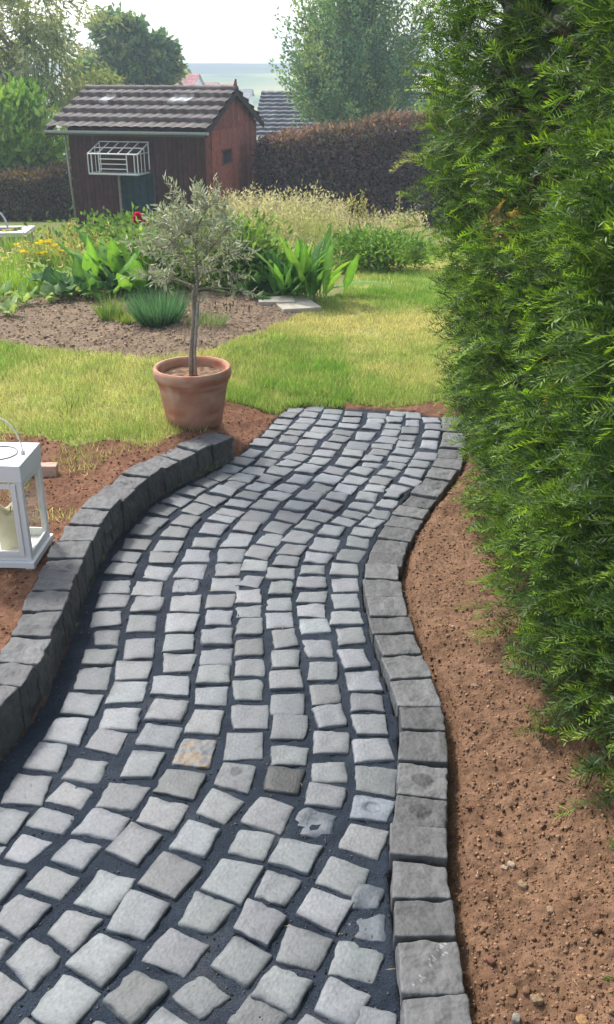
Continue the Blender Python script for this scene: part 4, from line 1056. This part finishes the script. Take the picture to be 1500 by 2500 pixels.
gd = obj('gable_door', m.mesh('gable_door', M['wood']), shed)
wdw = MB(); wdw.box((x1 + .004, wa - .03, wz0 - .03), (x1 + .05, wa, wz1 + .03), (.16, .06, .045)); wdw.box((x1 + .004, wb, wz0 - .03), (x1 + .05, wb + .03, wz1 + .03), (.16, .06, .045)); wdw.box((x1 + .004, wa, wz1), (x1 + .05, wb, wz1 + .03), (.16, .06, .045)); wdw.box((x1 + .004, wa, wz0 - .03), (x1 + .05, wb, wz0), (.16, .06, .045))
wo = obj('window', wdw.mesh('window', M['wood']), gd)
m = MB(); m.box((x1 + .004, wa, wz0), (x1 + .014, wb, wz1)); obj('pane', m.mesh('pane', M['dark_glass']), wo)
# white wire cage hung on the front wall
fx0, fx1 = along2(213, y0 - .55), along2(333, y0 - .55); cz0, cz1 = zfront(270, 413), zfront(270, 366); ct = zfront(290, 342)
cb = along(370) - fx1
cage = empty('wire_cage', (R0[0], R0[1], gzs), -TH, 'white wire cage with sloping lid hung on the shed front above the door', 'cage')
pr = .55
yf, yb = y0 - pr, y0 - .03; xb0, xb1 = fx0 + .02, fx1 + .02
r_ = .014; WC = (.62, .64, .62)
m = MB()
for z in (cz0, cz1): m.tube([(fx0, yf, z), (fx1, yf, z)], r_, 5, WC)
for t in (0, .07, .22, .78, .93, 1): x = fx0 + (fx1 - fx0) * t; m.tube([(x, yf, cz0), (x, yf, cz1)], r_ * .8, 5, WC)
for z in (.25, .5, .75): m.tube([(fx0 + (fx1 - fx0) * .22, yf, cz0 + (cz1 - cz0) * z), (fx0 + (fx1 - fx0) * .78, yf, cz0 + (cz1 - cz0) * z)], r_ * .6, 5, WC)
obj('front_grille', m.mesh('front_grille', M['white_metal']), cage)
m = MB()
for t in np.linspace(0, 1, 6): x = fx0 + (fx1 - fx0) * t; m.tube([(x, yf, cz1), (x + .02, yb, ct)], r_ * .75, 5, WC)
for s_ in (0.5, 1): m.tube([(fx0, yf + (yb - yf) * s_, cz1 + (ct - cz1) * s_), (fx1 + .02, yf + (yb - yf) * s_, cz1 + (ct - cz1) * s_)], r_ * .7, 5, WC)
obj('lid', m.mesh('lid', M['white_metal']), cage)
for x in (fx0, fx1):
    m = MB(); m.tube([(x, yf, cz0), (x, yb, cz0)], r_ * .8, 5, WC); m.tube([(x, yb, cz0), (x, yb, ct)], r_ * .8, 5, WC); m.tube([(x, yf, cz1), (x, yb, cz1)], r_ * .6, 5, WC)
    for t in (.3, .6): m.tube([(x, yf + (yb - yf) * t, cz0), (x, yf + (yb - yf) * t, cz1 + (ct - cz1) * t)], r_ * .5, 5, WC)
    obj('side_panel', m.mesh('side_panel', M['white_metal']), cage)
m = MB(); m.box((fx0, yf, cz0 - .02), (fx1, yb, cz0 - .008), (.3, .3, .28)); obj('floor_tray', m.mesh('floor_tray', M['white_metal']), cage)

# ---------------------------------------------------------------- hedges
def purple_hedge(name, pts, hts, thick, label, cols, n, ll):
    P = resample(np.array(pts, float), .05); hv = np.interp(np.linspace(0, 1, len(P)), np.linspace(0, 1, len(hts)), hts)
    root = empty(name, (P[0][0], P[0][1], zt(*P[0])), 0, label, 'hedge'); o0 = np.array([P[0][0], P[0][1], zt(*P[0])])
    T = unit(np.gradient(P, axis=0)); N = np.stack([T[:, 1], -T[:, 0]], 1)
    k = rng.integers(0, len(P), n); b = zt(*P[len(P) // 2]) - .1
    t = rng.random(n); face = rng.random(n)
    z = np.where(face < .72, rng.random(n) ** .9, 1.0); off = np.where(face < .72, -.5 * thick, thick * (rng.random(n) - .5))
    off = np.where((face < .1), .5 * thick, off)
    bump = .16 * fbm(k * .05 * 1.1, z * 3, 0, 44, 3); topb = .12 * fbm(k * .05 * 1.6, 0, 0, 46, 3)
    xy = P[k] + N[k] * (-(off))[:, None] * 1.0
    sgn = np.sign(off)
    xy = xy - N[k] * ((bump + rng.normal(0, .05, n)) * np.where(np.abs(off) > .49 * thick, sgn, 0))[:, None]
    zz = b + (hv[k] - b + topb) * z + np.where(face >= .72, bump * .8 + .06 * rng.normal(size=n), 0)
    V = np.stack([xy[:, 0], xy[:, 1], zz], 1); outw = np.concatenate([-N[k] * sgn[:, None] * .8, (.4 + .6 * (face >= .72))[:, None]], 1)
    cc = np.array(cols)[np.clip(((.5 + .6 * fbm(k * .05 * 1.5, z * 4, 0, 47, 3)) * len(cols) + .6 * rng.normal(size=n)), 0, len(cols) - 1).astype(int)] * (1 + .2 * rng.normal(size=(n, 1))).clip(.5, 1.5)
    leafobj('foliage', [leaves(V - o0, outw + .9 * rng.normal(size=(n, 3)), rng.uniform(ll * .7, ll * 1.3, n), ll * .45, cc)], M['leaf'], root)
    # woody inner mass
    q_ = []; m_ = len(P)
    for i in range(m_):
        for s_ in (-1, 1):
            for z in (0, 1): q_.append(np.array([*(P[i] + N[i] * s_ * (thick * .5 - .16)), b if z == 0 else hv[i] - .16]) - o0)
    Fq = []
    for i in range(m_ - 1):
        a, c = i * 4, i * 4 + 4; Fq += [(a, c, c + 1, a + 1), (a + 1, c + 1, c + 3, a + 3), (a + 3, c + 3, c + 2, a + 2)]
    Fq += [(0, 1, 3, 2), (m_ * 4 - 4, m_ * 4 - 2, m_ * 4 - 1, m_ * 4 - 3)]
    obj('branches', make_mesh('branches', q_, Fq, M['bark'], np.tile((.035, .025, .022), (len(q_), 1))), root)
    return root
PURP = [(.10, .062, .075), (.16, .095, .11), (.22, .14, .155), (.26, .16, .145), (.12, .10, .085)]
hY = 20.5
ha = at(626 * S, 338 * S, hY); hb = at(850 * S, 293 * S, hY); hc_ = at(1060 * S, 288 * S, hY)
purple_hedge('purple_hedge', [(ha[0], hY), (hb[0], hY - .2), (hc_[0], hY - .5), (hc_[0] + 3.5, hY - .5)], [ha[2], at(690 * S, 322 * S, hY)[2], at(770 * S, 296 * S, hY)[2], hb[2], hc_[2], hc_[2]], 1.1, 'tall clipped dark purple-leaved hedge right of the shed', PURP, 30000, .10)
lY = 20.8
la = at(165 * S, 418 * S, lY); lb_ = at(-60 * S, 425 * S, lY)
purple_hedge('purple_hedge', [(lb_[0] - 5, lY), (lb_[0], lY), (la[0] + .4, lY + .3)], [lb_[2] - .05, lb_[2], la[2]], 1.0, 'lower brownish purple hedge left of the shed, behind the trough', [(.11, .075, .06), (.18, .125, .09), (.22, .18, .09), (.21, .135, .10)], 20000, .10)

# ---------------------------------------------------------------- trees
def tree(name, x, y, tz, crowns, label, ll, lw_, cols, nleaf, clumps, trunk_r, bark, droop=0.0, sig=.16, cat='tree', group=None, base=None, mat='leaf', limbs=14, shell=.45, shoot=None):
    b = zt(x, y) - .1 if base is None else base
    root = empty(name, (x, y, b), 0, label, cat, group); o0 = np.array([x, y, b])
    cs = []; rs = []
    tot = sum(c[1][0] * c[1][2] for c in crowns)
    for (cen, rad, prof) in crowns:
        k = max(4, int(clumps * rad[0] * rad[2] / tot))
        u = unit(rng.normal(size=(k * 4, 3))) * (rng.random((k * 4, 1)) ** shell)
        if prof == 'cone': s_ = np.clip(1.0 - .85 * (u[:, 2] + 1) / 2 - .0, .08, 1) ** .75 * 1.25; u[:, 0] *= s_; u[:, 1] *= s_
        u = u[:k]; cs.append(np.array(cen) + u * np.array(rad)); rs.append(np.tile(np.array(rad), (k, 1)))
    cs = np.concatenate(cs); rs = np.concatenate(rs); K = len(cs)
    m = MB(); top = np.array(crowns[0][0]) + (0, 0, crowns[0][1][2] * .5)
    tp_ = np.array([(x, y, b), (x + .05, y, b + (top[2] - b) * .3), (top[0] * .5 + x * .5, top[1] * .5 + y * .5, b + (top[2] - b) * .65), tuple(top)]) - o0
    m.tube(smooth(resample(tp_, .2), 2, 1), np.linspace(trunk_r, trunk_r * .2, len(resample(tp_, .2))), 9, bark)
    obj('trunk', m.mesh('trunk', M['bark'], True), root)
    m = MB()
    for j in rng.choice(K, min(limbs, K), replace=False):
        t = np.clip((cs[j][2] - b) / max(.1, top[2] - b) - .25, .12, .85); s0 = np.array([np.interp(t, [0, .3, .65, 1], tp_[:, q_]) for q_ in range(3)]); e_ = cs[j] - o0
        mid = (s0 + e_) / 2 + np.array([0, 0, .12 * np.linalg.norm(e_ - s0)]) + rng.normal(0, .05, 3)
        P = smooth(resample(np.array([s0, mid, e_]), .12), 2, 1)
        if len(P) > 2: m.tube(P, np.linspace(trunk_r * .4, trunk_r * .06, len(P)), 5, np.array(bark) * 1.1)
    obj('limbs', m.mesh('limbs', M['bark'], True), root)
    k = rng.integers(0, K, nleaf); scl = rng.uniform(.6, 1.4, (K, 1))
    P = cs[k] + rng.normal(size=(nleaf, 3)) * rs[k] * sig * scl[k]
    D = .8 * unit(P - np.array(crowns[0][0])) + .9 * rng.normal(size=(nleaf, 3)) + np.array([0, 0, -droop])
    if shoot:
        slen, sup, sout, jit = shoot
        dirs = unit(sout * unit((cs - np.array(crowns[0][0])) * np.array([1, 1, .5])) + np.array([0, 0, sup]) + .25 * rng.normal(size=(K, 3)))
        t = rng.random((nleaf, 1)); P = cs[k] + dirs[k] * (t - .25) * slen * scl[k] + rng.normal(size=(nleaf, 3)) * jit * (1.15 - .75 * t)
        D = dirs[k] + .8 * rng.normal(size=(nleaf, 3)) + np.array([0, 0, -droop])
    ccol = np.array(cols)[rng.integers(0, len(cols), K)] * rng.uniform(.8, 1.2, (K, 1))
    cc = ccol[k] * (1 + .2 * rng.normal(size=(nleaf, 1))).clip(.5, 1.6)
    leafobj('crown', [leaves(P - o0, D, rng.uniform(ll * .7, ll * 1.3, nleaf), rng.uniform(lw_ * .7, lw_ * 1.3, nleaf), cc, .12)], M[mat], root)
    return root
def ctr(px, py, Y, wpx, hpx, dep=None):      # crown centre and radii from its place and size in the photo
    c = at(px * S, py * S, Y); zc = Y * math.cos(PITCH) + (CH - c[2]) * math.sin(PITCH); k = S / F * zc
    return tuple(c), (wpx * k, (dep or wpx) * k, hpx * k * 1.04)
GREY = [(.27, .31, .17), (.33, .37, .21), (.38, .41, .25), (.31, .36, .14), (.23, .28, .14)]  # grey-green leaves with haze paleness mixed into the colour
c1 = ctr(78, 85, 24.5, 140, 160); c2 = ctr(55, 235, 24, 95, 95); c3 = ctr(-120, 120, 25, 170, 190)
tree('willow_pear_tree', c1[0][0] - .6, 24.5, 0, [c1 + ('r',), c2 + ('r',), c3 + ('r',)], 'large loose grey-green tree at the top left, leaning over the shed roof', .17, .05, GREY, 20000, 320, .11, (.20, .17, .14), .5, shoot=(.95, -.25, .8, .13))
bush('leafy_shrub', (at(50 * S, 400 * S, 22.2)[0], 22.2, zt(-5, 22.2)), (1.6, .8, 1.45), 6000, .20, .09, [(.28, .46, .07), (.34, .52, .10), (.18, .36, .06), (.38, .52, .14)], 'bright sunlit green shrub under the grey-green tree, behind the low hedge', 'shrub', None, 'leaf', True, 50, .13)
d1 = ctr(318, 118, 36, 52, 45); d2 = ctr(285, 180, 36, 62, 42); d3 = ctr(372, 158, 36, 28, 45); d4 = ctr(282, 92, 36, 24, 25)
tree('broadleaf_tree', d1[0][0], 36, 0, [d1 + ('r',), d2 + ('r',), d3 + ('r',), d4 + ('r',)], 'round dark green tree behind the shed roof, left of the red house', .24, .14, [(.11, .20, .13), (.14, .25, .14), (.18, .28, .13), (.25, .31, .15)], 15000, 150, .25, (.12, .10, .08), .1, shoot=(.75, .2, .7, .2))  # leaf colours lightened to carry some of the haze
e1 = ctr(225, 195, 27, 45, 40)
bush('leafy_shrub', (e1[0][0], 27, zt(e1[0][0], 27)), (.95, .8, (e1[0][2] + e1[1][2] - zt(e1[0][0], 27)) / 2), 4500, .16, .08, [(.22, .26, .07), (.26, .30, .10), (.18, .22, .07)], 'yellow-green shrub rising behind the left end of the shed roof', 'shrub', None, 'leaf', True, 40, .13)
TALL = [(.13, .25, .14), (.17, .29, .15), (.21, .33, .14), (.26, .36, .14), (.11, .21, .13)]  # greens paled and blued, painting haze into the leaves
f1 = ctr(865, 85, 29, 155, 225)
f2 = ctr(785, 230, 28.5, 72, 95); f3 = ctr(915, 215, 28.5, 90, 100); f4 = ctr(850, 265, 28, 130, 60)
tree('birch_tree', f1[0][0], 29, 0, [f1 + ('cone',), f2 + ('r',), f3 + ('r',), f4 + ('r',)], 'tall feathery blue-green tree with a pointed crown behind the purple hedge', .12, .055, TALL, 42000, 420, .15, (.3, .28, .25), .1, limbs=40, shoot=(1.5, 1.0, .45, .15))
g1 = ctr(1010, 250, 24, 45, 40)
bush('leafy_shrub', (g1[0][0] + .3, 24, zt(3, 24)), (.85, .8, (g1[0][2] + g1[1][2] - zt(3, 24)) / 2), 3500, .15, .07, [(.20, .34, .06), (.26, .38, .10)], 'light green shrub between the feathery tree and the yew hedge', 'shrub', None, 'leaf', True, 36, .14)

# ---------------------------------------------------------------- houses below the garden
def house(name, cx, y0_, Lx, Dp, ez, rz_, base, yaw, label, rcol, wcol, rows, tw_, wins=2):
    root = empty(name, (cx, y0_, base), yaw, label, 'house'); h = ez - base; rh = rz_ - ez
    m = MB(); o_ = .3
    prof_ = [(o_, 0), (Dp - o_, 0), (Dp - o_, h + .02), (Dp / 2, h + rh * (1 - 2 * o_ / Dp) ), (o_, h + .02)]
    V = [(-Lx + o_, y, z) for y, z in prof_] + [(-o_, y, z) for y, z in prof_]
    m.add(V, [(0, 1, 2, 3, 4)[::-1], (5, 6, 7, 8, 9)] + [(i, (i + 1) % 5, 5 + (i + 1) % 5, 5 + i) for i in (0, 1, 4)], wcol)
    obj('wall', m.mesh('wall', M['plaster']), root)
    roof_slope(root, 'roof', Lx, Dp / 2, rh, rows, tw_, rcol, -Lx, True, 0, h)
    roof_slope(root, 'roof', Lx, Dp / 2, rh, rows, tw_, rcol, -Lx, False, Dp, h)
    for k in range(wins):
        x = -Lx + Lx * (k + .5) / wins
        m = MB(); m.box((x - .55, o_ - .05, h * .45), (x + .55, o_ - .006, h * .45 + 1.3), (.8, .8, .78)); f = obj('window', m.mesh('window', M['white_metal']), root)
        m = MB(); m.box((x - .47, o_ - .06, h * .45 + .08), (x + .47, o_ - .052, h * .45 + 1.22)); obj('pane', m.mesh('pane', M['dark_glass']), f)
    return root
hv = at(648 * S, 221 * S, 35); he = at(604 * S, 338 * S, 31)
house('neighbour_house', he[0] + 7.0, 31, 7.0, 8.0, he[2], hv[2], zt(0, 33) - .2, -.05, 'house with a dark tiled roof just behind the shed and hedge', (.075, .08, .10), (.55, .52, .47), 12, .3)
def far_house(pxl, pxr, pyt, pyb, Y, label, rcol, yaw=0.0):
    a = at(pxl * S, pyt * S, Y + 5); b = at(pxr * S, pyt * S, Y + 5); z = at(pxl * S, pyb * S, Y)[2]
    house('village_house', b[0], Y, b[0] - a[0], 9, z - .3, a[2], -8.6, yaw, label, rcol, (.75, .73, .68), 12, 1.0, 3)
far_house(340, 474, 179, 216, 130, 'far house with a bright red roof beyond the shed ridge', (.42, .07, .06), -.12)
far_house(478, 530, 198, 222, 165, 'far house with a dull orange-red roof, right of the bright red one', (.38, .13, .08))
far_house(532, 572, 200, 224, 150, 'far house with a sandy orange roof, nearest the shed finial', (.50, .27, .14))
far_house(575, 612, 214, 232, 140, 'far house with a grey roof, between the shed finial and the dark roof', (.28, .27, .27))

# ---------------------------------------------------------------- yew hedge
YC = resample(smooth(resample(np.array([(.80, -.9), (.74, .6), (.67, 1.6), (.66, 2.6), (.70, 3.4), (.70, 3.9), (.76, 4.25), (.98, 4.5), (1.4, 4.62), (2.2, 4.62)]), .02), 6, 2), .01)
YT = unit(np.gradient(YC, axis=0)); YN = np.stack([-YT[:, 1], YT[:, 0]], 1)
yew = empty('yew_hedge', (1.2, 2.2, 0), 0, 'tall dense green yew hedge filling the right side of the photo', 'hedge'); Y0 = np.array([1.2, 2.2, 0])
YTOP = 2.9
def ysurf(si, z):
    y = YC[si, 1]; s_ = si * .01
    bump = .085 * fbm(s_ * 1.7, z * 1.5, 0, 101, 2) + .05 * fbm(s_ * 5, z * 4.5, 0, 105, 2)
    belly = .14 * np.exp(-((z - 1.45) / .75) ** 2) * sstep(2.6, 4.2, y) + .10 * sstep(1.2, 2.2, z) * sstep(3.0, 4.3, y) + .03
    bump = bump + .06 * fbm(s_ * 9, z * 8, 0, 107, 2)
    hem = -.03 * sstep(.30, .05, z)
    return bump + belly + hem
def sprigs(base, outd, L, nn, nl, nw, col_old, col_new, newf, mixd=.55):
    """yew shoots: a stem with two ranks of needles, the last third fresh growth"""
    n = len(base); d = unit(outd); up = unit(np.stack([.5 * rng.normal(size=n), .5 * rng.normal(size=n), np.ones(n)], 1))
    sd = unit(np.cross(d, up)); N = np.cross(sd, d)
    t = np.linspace(.06, 1, nn); sg = np.where(np.arange(nn) % 2 == 0, 1.0, -1.0)
    dro = -.18 * (t ** 2)[None, :, None] * L[:, None, None] * np.array([0, 0, 1.0])
    P = base[:, None] + d[:, None] * (t[None, :, None] * L[:, None, None]) + dro
    ang = (1.2 - .5 * t)[None, :, None] + .12 * rng.normal(size=(n, nn, 1))
    D = d[:, None] * np.cos(ang) + sd[:, None] * (sg[None, :, None] * np.sin(ang)) + N[:, None] * (.22 + .22 * rng.normal(size=(n, nn, 1)))
    ln = nl * (.55 + .75 * np.sin(np.pi * np.clip(t * .85 + .12, 0, 1)))[None] * rng.uniform(.8, 1.2, (n, nn)) * (L / .12).clip(.8, 1.35)[:, None]
    fresh = (np.clip((t[None] - .35) / .4, 0, 1) * newf[:, None])[..., None]
    c = col_old[:, None] * (1 - fresh) + col_new[:, None] * fresh; c = c * (1 + .12 * rng.normal(size=(n, nn, 1))).clip(.6, 1.4)
    nd = leaves(P.reshape(-1, 3) - Y0, D.reshape(-1, 3), ln.ravel(), nw, c.reshape(-1, 3), .05, up=np.repeat(N, nn, 0))
    st = leaves(base - Y0, d + np.array([0, 0, -.08]), L * .97, .0035, col_old * .5 + col_new * .5, 0)
    return nd, st
ok = np.where((YC[:, 1] > 1.15))[0]
def yew_layer(n, y_lo, y_hi, z_hi, dep, Lr, nn, nl, nw, newp, zlo=.08):
    cand = np.where((YC[:, 1] >= y_lo) & (YC[:, 1] <= y_hi) & (YC[:, 0] < 1.9))[0]
    si = rng.choice(cand, n); z = zlo + (z_hi - zlo) * rng.random(n)
    hole = (dep[0] >= 0) | (fbm(si * .045, z * 4.2, 0, 140, 2) > -.13) | (rng.random(n) < .25); si, z = si[hole], z[hole]; n = len(si)
    off = ysurf(si, z) - rng.uniform(*dep, n)
    B = np.stack([YC[si, 0] + YN[si, 0] * off, YC[si, 1] + YN[si, 1] * off, z], 1)
    O = np.stack([YN[si, 0], YN[si, 1], .25 + 0 * z], 1) + np.stack([.6 * rng.normal(size=n), .8 * rng.normal(size=n), .6 * rng.normal(size=n)], 1) + np.array([-.03, -.1, 0])
    # shoots lie in sprays: neighbouring shoots share a lean
    O += .9 * np.stack([noise3(si * .06, z * 6, 0, 3), noise3(si * .06, z * 6, 9, 4), noise3(si * .06, z * 6, 5, 5)], 1)
    f = np.clip(.5 + .9 * fbm(si * .035, z * 3.2, 0, 111, 3), 0, 1)
    new = np.where(rng.random(n) < newp * (0.12 + 1.55 * f), rng.uniform(.5, 1, n), rng.uniform(0, .25, n))
    co = lerp((.024, .06, .022), (.055, .115, .032), rng.random(n)); cn = lerp((.17, .32, .045), (.30, .46, .07), rng.random(n))
    return sprigs(B, O, rng.uniform(*Lr, n), nn, nl, nw, co, cn, new)
assert YN[len(YN) // 3, 0] < 0
yp = []
for args in [(3300, 1.2, 2.6, 2.0, (-.02, .10), (.06, .12), 24, .027, .0042, .66), (1500, 1.2, 2.6, 2.0, (.06, .17), (.10, .16), 26, .026, .0038, .15),
             (5000, 2.6, 4.64, 2.35, (-.02, .11), (.06, .125), 24, .028, .0046, .66), (1800, 2.6, 4.64, 2.35, (.06, .17), (.10, .16), 22, .028, .0045, .15),
             (500, -.8, 1.2, 2.4, (0, .12), (.12, .2), 20, .04, .007, .5), (700, 1.2, 4.64, 2.9, (0, .12), (.12, .18), 20, .035, .006, .5)]:
    if args[3] == 2.9: yp += list(yew_layer(*args, zlo=2.2))
    else: yp += list(yew_layer(*args))
leafobj('foliage', yp, M['needle'], yew)
# loose shoots that stand out of the face, and the withered ones
def one(px, py, Y, dirv, n=6, L=.15, new=.9, old=(.05, .1, .03), newc=(.2, .33, .06), spread=.35, nl=.028, jit=.02):
    b = at(px * S, py * S, Y); B = b + rng.normal(size=(n, 3)) * jit; O = np.array(dirv, float) + spread * rng.normal(size=(n, 3))
    return list(sprigs(B, O, np.full(n, L) * rng.uniform(.7, 1.15, n), 28, nl, .0036, np.tile(old, (n, 1)), np.tile(newc, (n, 1)), np.full(n, new)))
lp = []
lp += one(1035, 385, 4.3, (-1, -.1, .02), 6, .14, .9, (.2, .24, .1), (.36, .38, .2), .28)
lp += one(1010, 545, 4.35, (-1, 0, .1), 5, .14); lp += one(1020, 490, 4.3, (-1, 0, .25), 5, .12); lp += one(1030, 610, 4.3, (-1, 0, -.2), 8, .13)
lp += one(1060, 70, 4.4, (-1, 0, .5), 9, .16, .3, (.05, .08, .04), (.1, .16, .06), .5); lp += one(1070, 150, 4.4, (-1, 0, .1), 9, .15, .3, (.05, .08, .04), (.1, .16, .06), .5)
lp += one(1300, 1555, 2.35, (-.5, -.5, -.9), 6, .13); lp += one(1230, 1500, 2.5, (-.9, -.2, -.2), 8, .13); lp += one(1250, 1410, 2.6, (-.9, -.2, -.1), 8, .13)
lp += one(1420, 1180, 2.15, (-.8, -.3, .5), 10, .15); lp += one(1440, 1530, 2.0, (-.9, -.3, .1), 8, .14); lp += one(1440, 1250, 2.1, (-1, -.3, 0), 8, .14)
lp += one(1460, 1950, 1.75, (-.8, -.2, -.2), 8, .13)
leafobj('outer_shoots', lp, M['needle'], yew)
dd = []
dd += one(1240, 530, 3.15, (-.7, -.6, -.1), 12, .11, .9, (.16, .10, .05), (.46, .34, .15), .6, .024, .04)
dd += one(1285, 570, 3.0, (-.2, -.8, .5), 5, .11, .9, (.2, .13, .08), (.42, .32, .2), .5, .02, .03)
dd += one(1390, 860, 2.5, (-.6, -.6, -.8), 8, .10, .9, (.2, .12, .06), (.45, .32, .14), .5, .022, .03)
dd += one(1330, 480, 3.0, (-.5, -.6, .2), 6, .12, .6, (.13, .10, .07), (.25, .2, .13), .6, .02, .06)
leafobj('withered_shoots', dd, M['needle'], yew)
# woody inside of the hedge
m = MB()
for k in range(520):
    si = int(rng.choice(ok)); z = rng.uniform(.1, 2.6); off = ysurf(np.array([si]), np.array([z]))[0] - .04
    e_ = np.array([YC[si, 0] + YN[si, 0] * off, YC[si, 1] + YN[si, 1] * off, z]); s0 = e_ - np.array([YN[si, 0], YN[si, 1], .5]) * .35
    m.tube([s0 - Y0, (s0 + e_) / 2 + rng.normal(0, .02, 3) - Y0, e_ - Y0], [.007, .005, .002], 5, (.13, .085, .055))
obj('branches', m.mesh('branches', M['bark'], True), yew)
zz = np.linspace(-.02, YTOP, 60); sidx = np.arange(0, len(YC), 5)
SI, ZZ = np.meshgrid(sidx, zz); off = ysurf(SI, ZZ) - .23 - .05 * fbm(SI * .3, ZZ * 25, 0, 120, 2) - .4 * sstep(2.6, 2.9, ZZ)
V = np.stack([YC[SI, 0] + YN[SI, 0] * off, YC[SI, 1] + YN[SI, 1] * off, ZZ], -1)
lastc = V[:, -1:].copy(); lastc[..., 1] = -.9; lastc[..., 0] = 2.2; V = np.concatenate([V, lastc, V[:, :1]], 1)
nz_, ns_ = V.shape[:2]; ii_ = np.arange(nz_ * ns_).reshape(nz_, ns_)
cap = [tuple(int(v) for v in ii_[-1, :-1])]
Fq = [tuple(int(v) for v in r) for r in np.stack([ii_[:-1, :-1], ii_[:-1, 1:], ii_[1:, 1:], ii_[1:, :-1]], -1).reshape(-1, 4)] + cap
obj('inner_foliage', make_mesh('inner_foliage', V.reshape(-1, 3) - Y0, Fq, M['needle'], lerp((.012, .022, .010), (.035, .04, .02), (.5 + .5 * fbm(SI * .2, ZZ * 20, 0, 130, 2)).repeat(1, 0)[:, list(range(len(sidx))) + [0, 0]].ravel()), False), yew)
# seedling on the soil
q = G(1310 * S, 1790 * S, .05); sd_ = empty('yew_seedling', (q[0], q[1], float(ground_z(q[:1], q[1:2])[0])), 0, 'small yew seedling growing alone on the brown soil, away from the hedge', 'seedling')
Y0s = Y0; Y0 = np.array([0, 0, 0.0])
n = 14; O = np.stack([.6 * rng.normal(size=n) - .2, .6 * rng.normal(size=n), np.abs(rng.normal(.55, .4, n))], 1)
leafobj('needles', list(sprigs(np.abs(rng.normal(0, .015, (n, 3))) * np.array([1, 1, 1.6]), O, rng.uniform(.05, .10, n), 22, .022, .0035, np.tile((.05, .1, .03), (n, 1)), np.tile((.18, .3, .05), (n, 1)), rng.uniform(.2, 1, n))), M['needle'], sd_)
m = MB(); m.tube([(0, 0, -.01), (.003, 0, .05)], [.003, .002], 5, (.14, .1, .06)); obj('stem', m.mesh('stem', M['bark']), sd_)
Y0 = Y0s

# ---------------------------------------------------------------- haze over the valley
m = MB(); m.box((-620, -24, -14), (620, 500, 16)); hz_ = m
hm, hn_, hl_, ho_ = nt('haze')
pv = hn_.new('ShaderNodeVolumePrincipled'); pv.inputs['Color'].default_value = (.70, .84, 1.0, 1); pv.inputs['Density'].default_value = .0023; pv.inputs['Anisotropy'].default_value = 0.2
hl_.new(pv.outputs[0], ho_.inputs['Volume'])
tag(obj('haze', m.mesh('haze', hm)), 'pale blue haze over the valley and the far hills', 'haze', None, 'stuff')
